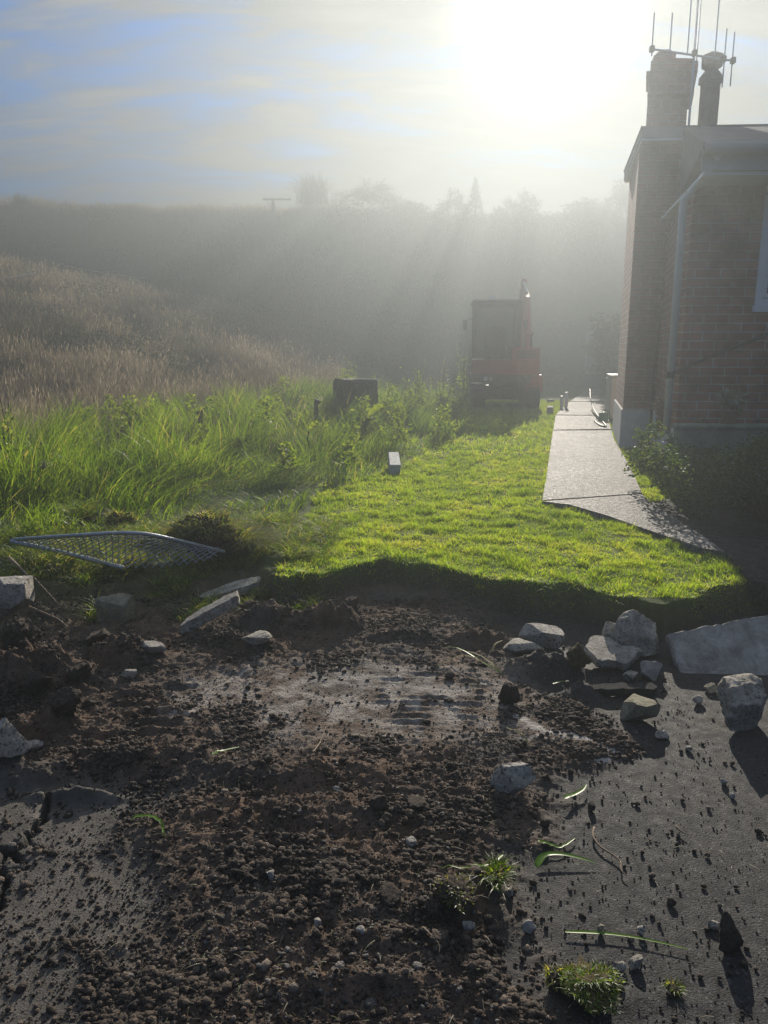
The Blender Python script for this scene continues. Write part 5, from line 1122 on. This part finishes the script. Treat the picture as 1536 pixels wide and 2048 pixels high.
# roots, straw and torn fibres lying about
def litter():
    r = np.random.RandomState(8); n = 5200; y = 1.35+r.rand(n)**1.3*2.9; x = (r.rand(n)*2-1)*(.62*y+.15); z, A = ground_fields(x, y)
    k = r.rand(n) < (.25+.75*A['soil'])*(1-A['lawn'])*(.25+ss(-.2, .5, fbm(x, y, 1.7, 3, seed=301))); x, y, z = x[k], y[k], z[k]; n = len(x)
    az = r.rand(n)*6.28; L_ = .012+.045*r.rand(n)**2.2
    v, t, q, rr = blades(np.stack([x, y, z+.004], 1), L_*.5, .0009+.0014*r.rand(n), az, 1.6+.6*r.rand(n), r.rand(n), phi=az+1.57, seg=3, curl=1.0)
    o = link('litter', mesh_np('litter', v, t, q, {'rnd': rr}), leafmat('fibre', [(0.10, 0.075, 0.045), (0.22, 0.17, 0.10), (0.34, 0.29, 0.19), (0.12, 0.18, 0.05)], .3, .6, .05, (1.1, 1, .8))); tag(o, 'short roots, straws and torn fibres strewn over soil and asphalt', 'litter', kind='stuff')
litter()
# mesh fence panel
M_GALV = pmat('galvanised', (0.42, 0.44, 0.46), 0.45, metal=.7, noise=(30, .3), bump=.2)
def at_z(px, py, z): return P(px, py, z)
def panel():
    A = P(22, 1083, .10); B = P(246, 1136, .02); C = P(268, 1066, .24); D = P(450, 1104, .06); e = empty('mesh_fence_panel', (A.x, A.y, A.z)); tag(e, 'bent galvanised wire mesh panel lying on the rubble', 'fence panel')
    o = Vector(A)
    MB().tube([p-o for p in smooth_pts([A, A.lerp(B, .5)+Vector((0, 0, .008)), B])], .0145, 10).build('bottom_tube', M_GALV, e, smooth=True)
    top = smooth_pts([A+Vector((.01, .01, .01)), P(150, 1071, .21), C, P(360, 1082, .16), D], 8)
    MB().tube([p-o for p in top], .012, 10).build('top_tube', M_GALV, e, smooth=True)
    # wires: diamonds between bottom tube and top tube
    mb = MB(); nT = len(top)-1
    def tp(u): f = u*nT; i = min(int(f), nT-1); return top[i].lerp(top[i+1], f-i)
    E = P(300, 1150, -.05)
    def bt(u): return A.lerp(B, u/.62) if u < .62 else B.lerp(D+Vector((-.02, -.05, -.02)), (u-.62)/.38)+Vector((0, 0, -.02*math.sin((u-.62)/.38*math.pi)))
    def S(u, v):
        p = bt(u).lerp(tp(u*.985), v); p.z += .05*math.sin(math.pi*v)*(.3+u)*(1 if u < .62 else .6); return p
    n = 30
    for s in (0, 1):
        for k in range(-6, n+1):
            pts = []
            for j in range(15):
                v = j/14; u = (k+(v*5 if s == 0 else 5-v*5))/n
                zz = .006*(1 if j % 2 else -1)
                if 0.02 < u < .99: pts.append(S(u, v)+Vector((0, 0, zz*.4))-o)
            if len(pts) > 2: mb.tube(pts, .0034, 5, cap=False)
    mb.build('wire_mesh', M_GALV, e, smooth=True)
panel()
# dark stump / block in the long grass and post stubs
M_OLD = stone_mat('old_timber', (0.075, 0.062, 0.052), .5, 14)
p = P(712, 862, 0); e = empty('tree_stump', (p.x, p.y, 0)); tag(e, 'dark squarish broken stump standing in the tall green grass', 'stump')
s_ = p.y/F*1.02; v, f = rockmesh(88*s_, .45, 60*s_, 71, 2, .05, 4, boxy=.95); v[:, 2] += .60; o = link('trunk', mesh_np('trunk', v, f, smooth=True), M_OLD, e)
v, f = rockmesh(.42, .4, .5, 72, 8, .1, 4); v[:, 2] += .2; v[:, 0] -= .08; link('root', mesh_np('root', v, f, smooth=True), M_OLD, e)
def stub(px, pyt, Y, h, r, tilt, lb, hook=0.0):
    t_ = at(px, pyt, Y); g_ = gz(t_.x, Y); e = empty('post_stub', (t_.x, Y, g_)); tag(e, lb, 'post'); H = t_.z-g_
    mb = MB().tube([(0, 0, -.1), (.0+tilt*.4, 0, H*.6), (tilt, 0, H*.88), (tilt+hook, 0, H)], [r, r*.8, r*.75, r*1.4], 8); mb.build('post', M_OLD, e, smooth=True)
stub(532, 806, 10.6, .6, .035, -.01, 'dark hooked post stub poking out of the tall grass left of the stump', .03)
stub(398, 822, 10.6, .5, .04, .02, 'short dark stub poking out of the grass left of the hooked one', -.02)
stub(632, 800, 11.2, .5, .04, .0, 'short dark stub just left of the broken stump', .03)
# electric fence on the slope
M_TAPE = pmat('fence_tape', (0.8, 0.8, 0.8), 0.5)
def ground_hit(px, py, t0=8.0):
    d = ray(px, py).normalized(); t = t0
    while t < 45:
        p = Vector((0, 0, CAMH))+d*t
        if p.z < gz(p.x, p.y): return p
        t += .12
    return p
def efence():
    b = ground_hit(128, 556); s = b.y/F; top = at(128, 531, b.y); e = empty('fence_post', b); tag(e, 'dark post with a white insulator standing on the dry grass slope', 'post')
    MB().tube([(0, 0, -.3), (0, 0, top.z-b.z)], .045, 8).build('post', M_OLD, e); MB().tube([(0, 0, top.z-b.z+.001), (0, 0, top.z-b.z+.12)], [.05, .04], 8).build('insulator', M_TAPE, e)
    b2 = ground_hit(292, 572); t2 = at(290, 557, b2.y)
    pts = smooth_pts([top, at(165, 538, b.y*.7+b2.y*.3), at(210, 546, b.y*.4+b2.y*.6), t2], 6)
    tag(MB().tube(pts, .018, 5).build('fence_wire', M_TAPE), 'white fence tape running right from the post down the slope', 'fence tape')
    tag(MB().tube([Vector((b2.x, b2.y, b2.z-.3)), t2], .03, 6).build('fence_post', M_OLD), 'short post at the right end of the white fence tape', 'post')
    b3 = ground_hit(-60, 580); tag(MB().tube(smooth_pts([at(-60, 574, b3.y), at(0, 558, b3.y+.5), at(40, 552, b3.y+1), at(72, 545, b3.y+1.5)], 5), .014, 5).build('fence_wire', M_TAPE), 'white fence tape crossing the slope at the far left', 'fence tape')
efence()
# leafy weeds at the far end of the lawn
def weed(label, px, py, H, R, seed, n=46, m=M_BRIGHT, size=.22):
    p = P(px, py, 0); z = gz(p.x, p.y); e = empty('weed_plant', (p.x, p.y, z)); tag(e, label, 'weed', 'tall weeds beside the lawn'); r = np.random.RandomState(seed); st = MB(); C = []
    for k in range(7):
        a = r.rand()*6.28; q = R*r.rand(); tip = Vector((q*math.cos(a), q*math.sin(a), H*(.7+.4*r.rand()))); st.tube([(0.04*r.randn(), .04*r.randn(), -.05), tip*.5+Vector((0, 0, .05)), tip], [.009, .007, .003], 5)
        for j in range(n): t = r.rand()**.7; c = tip*t; C.append((c.x+.05*r.randn(), c.y+.05*r.randn(), c.z+.03*r.randn(), (1-t*.75)))
    C = np.array(C); v, t, q_, rr = leaves(C[:, :3], size*(.25+.6*r.rand(len(C)))*C[:, 3], r.rand(len(C)), .42, .9, r)
    st.build('stem', M_STEM, e); link('foliage', mesh_np('foliage', v, t, q_, {'rnd': rr}), m, e)
weed('leafy weed sunlit just behind the dark broken stump', 702, 805, .85, .35, 1); weed('tallest leafy weed left of the digger', 835, 838, 1.05, .4, 2); weed('leafy weed between the tallest one and the digger', 885, 836, 1.0, .35, 3)
weed('narrow yellow green weed touching the left side of the digger', 928, 812, 1.25, .2, 4); weed('low leafy weed right of the stump', 785, 850, .6, .35, 5); weed('broad leafy weed in the tall grass at the far left edge', 20, 985, .65, .3, 6, 34, M_TALL)
weed('reddish seeding weed standing in the dry grass at the left edge', 25, 925, .75, .3, 7, 60, M_DRY, .10)
def bigleaf(label, px, py, Y, size, rz, tilt, seed):
    b = at(px, py, Y); V = []; F_ = []; n = 10
    for i in range(n+1):
        t = i/n; w = size*.30*math.sin(math.pi*min(1, t*.93+.07))**.8; x = size*t; zc = size*.25*math.sin(t*1.6)
        for j in (-1, -.5, 0, .5, 1): V.append((x, j*w, zc+abs(j)*w*.35+.012*math.sin(i*2.1+j*3)))
    for i in range(n):
        for j in range(4): a = i*5+j; F_.append((a, a+1, a+6, a+5))
    me = bpy.data.meshes.new('dock_leaf'); me.from_pydata(V, [], F_); at_ = me.attributes.new('rnd', 'FLOAT', 'POINT'); at_.data.foreach_set('value', np.full(len(V), .8, np.float32))
    for p_ in me.polygons: p_.use_smooth = True
    o = link('dock_leaf', me, M_BRIGHT); o.location = b; o.rotation_euler = (0.5, tilt, rz); tag(o, label, 'leaf')
    MB().tube([(0, 0, 0), (-.05, 0, -.08), (-.06, 0, -.16)], .006, 5).build('stem', M_STEM, o)
bigleaf('large sunlit dock leaf before the broken stump', 735, 836, 8.4, .24, .2, -.35, 1)
bigleaf('smaller bright dock leaf in the grass left of the stump', 618, 862, 7.6, .14, .3, -.5, 2)
p = P(95, 1000, 0); e = shrub('white_flower', 'small white dead flower head standing in the left tall grass', 'flower', (p.x, p.y, 0), [(0, 0, .30, .05, .05, .04)], 60, .035, M_PALE, seed=5, stems=1)

# ------------------------------------------------------------------ groups of like things
GROUPS = {'soil_clod': 'clods of dug soil', 'pebble': 'loose pebbles on the dug strip and asphalt', 'loose_grass': 'torn green blades lying on the ground', 'grass_stalk': 'stalks on the dug soil', 'twig': 'twigs and sticks lying about',
          'hill_shrub': 'shrubs along the hill skyline', 'flax_bush': 'spiky plants along the hill skyline', 'post_stub': 'old post stubs in the tall grass', 'turf_clod': 'torn pieces of turf', 'stone': 'stones of the rubble heaps',
          'concrete_lump': 'broken concrete at the asphalt edge', 'concrete_slab': 'broken concrete slabs', 'timber_block': 'timber offcuts', 'white_stake': 'pale stakes by the path', 'potted_plant': 'potted plants by the wall', 'fence_wire': 'tapes of the slope fence', 'fence_post': 'posts of the slope fence', 'dock_leaf': 'large dock leaves'}
for o in SC.objects:
    s = o.name.split('.')[0]
    if o.parent is None and s in GROUPS and 'group' not in o: o['group'] = GROUPS[s]
# ------------------------------------------------------------------ haze: one closed box of even air, added to stand in for lens glare
def haze():
    mb = MB(); mb.box(-134, 134, -44, 134, -3.2, 11.2); m = bpy.data.materials.new('haze'); m.use_nodes = True; nt = m.node_tree; nt.nodes.clear()
    out = N(nt, 'ShaderNodeOutputMaterial'); v = N(nt, 'ShaderNodeVolumePrincipled'); v.inputs['Color'].default_value = (*HAZE_C, 1)
    v.inputs['Density'].default_value = HAZE_D; v.inputs['Anisotropy'].default_value = HAZE_G
    nt.links.new(v.outputs[0], out.inputs['Volume']); o = mb.build('haze', m); tag(o, kind='stuff')
    o['label'] = 'pale even haze added in place of the lens glare around the low sun'; o['category'] = 'haze'
haze()
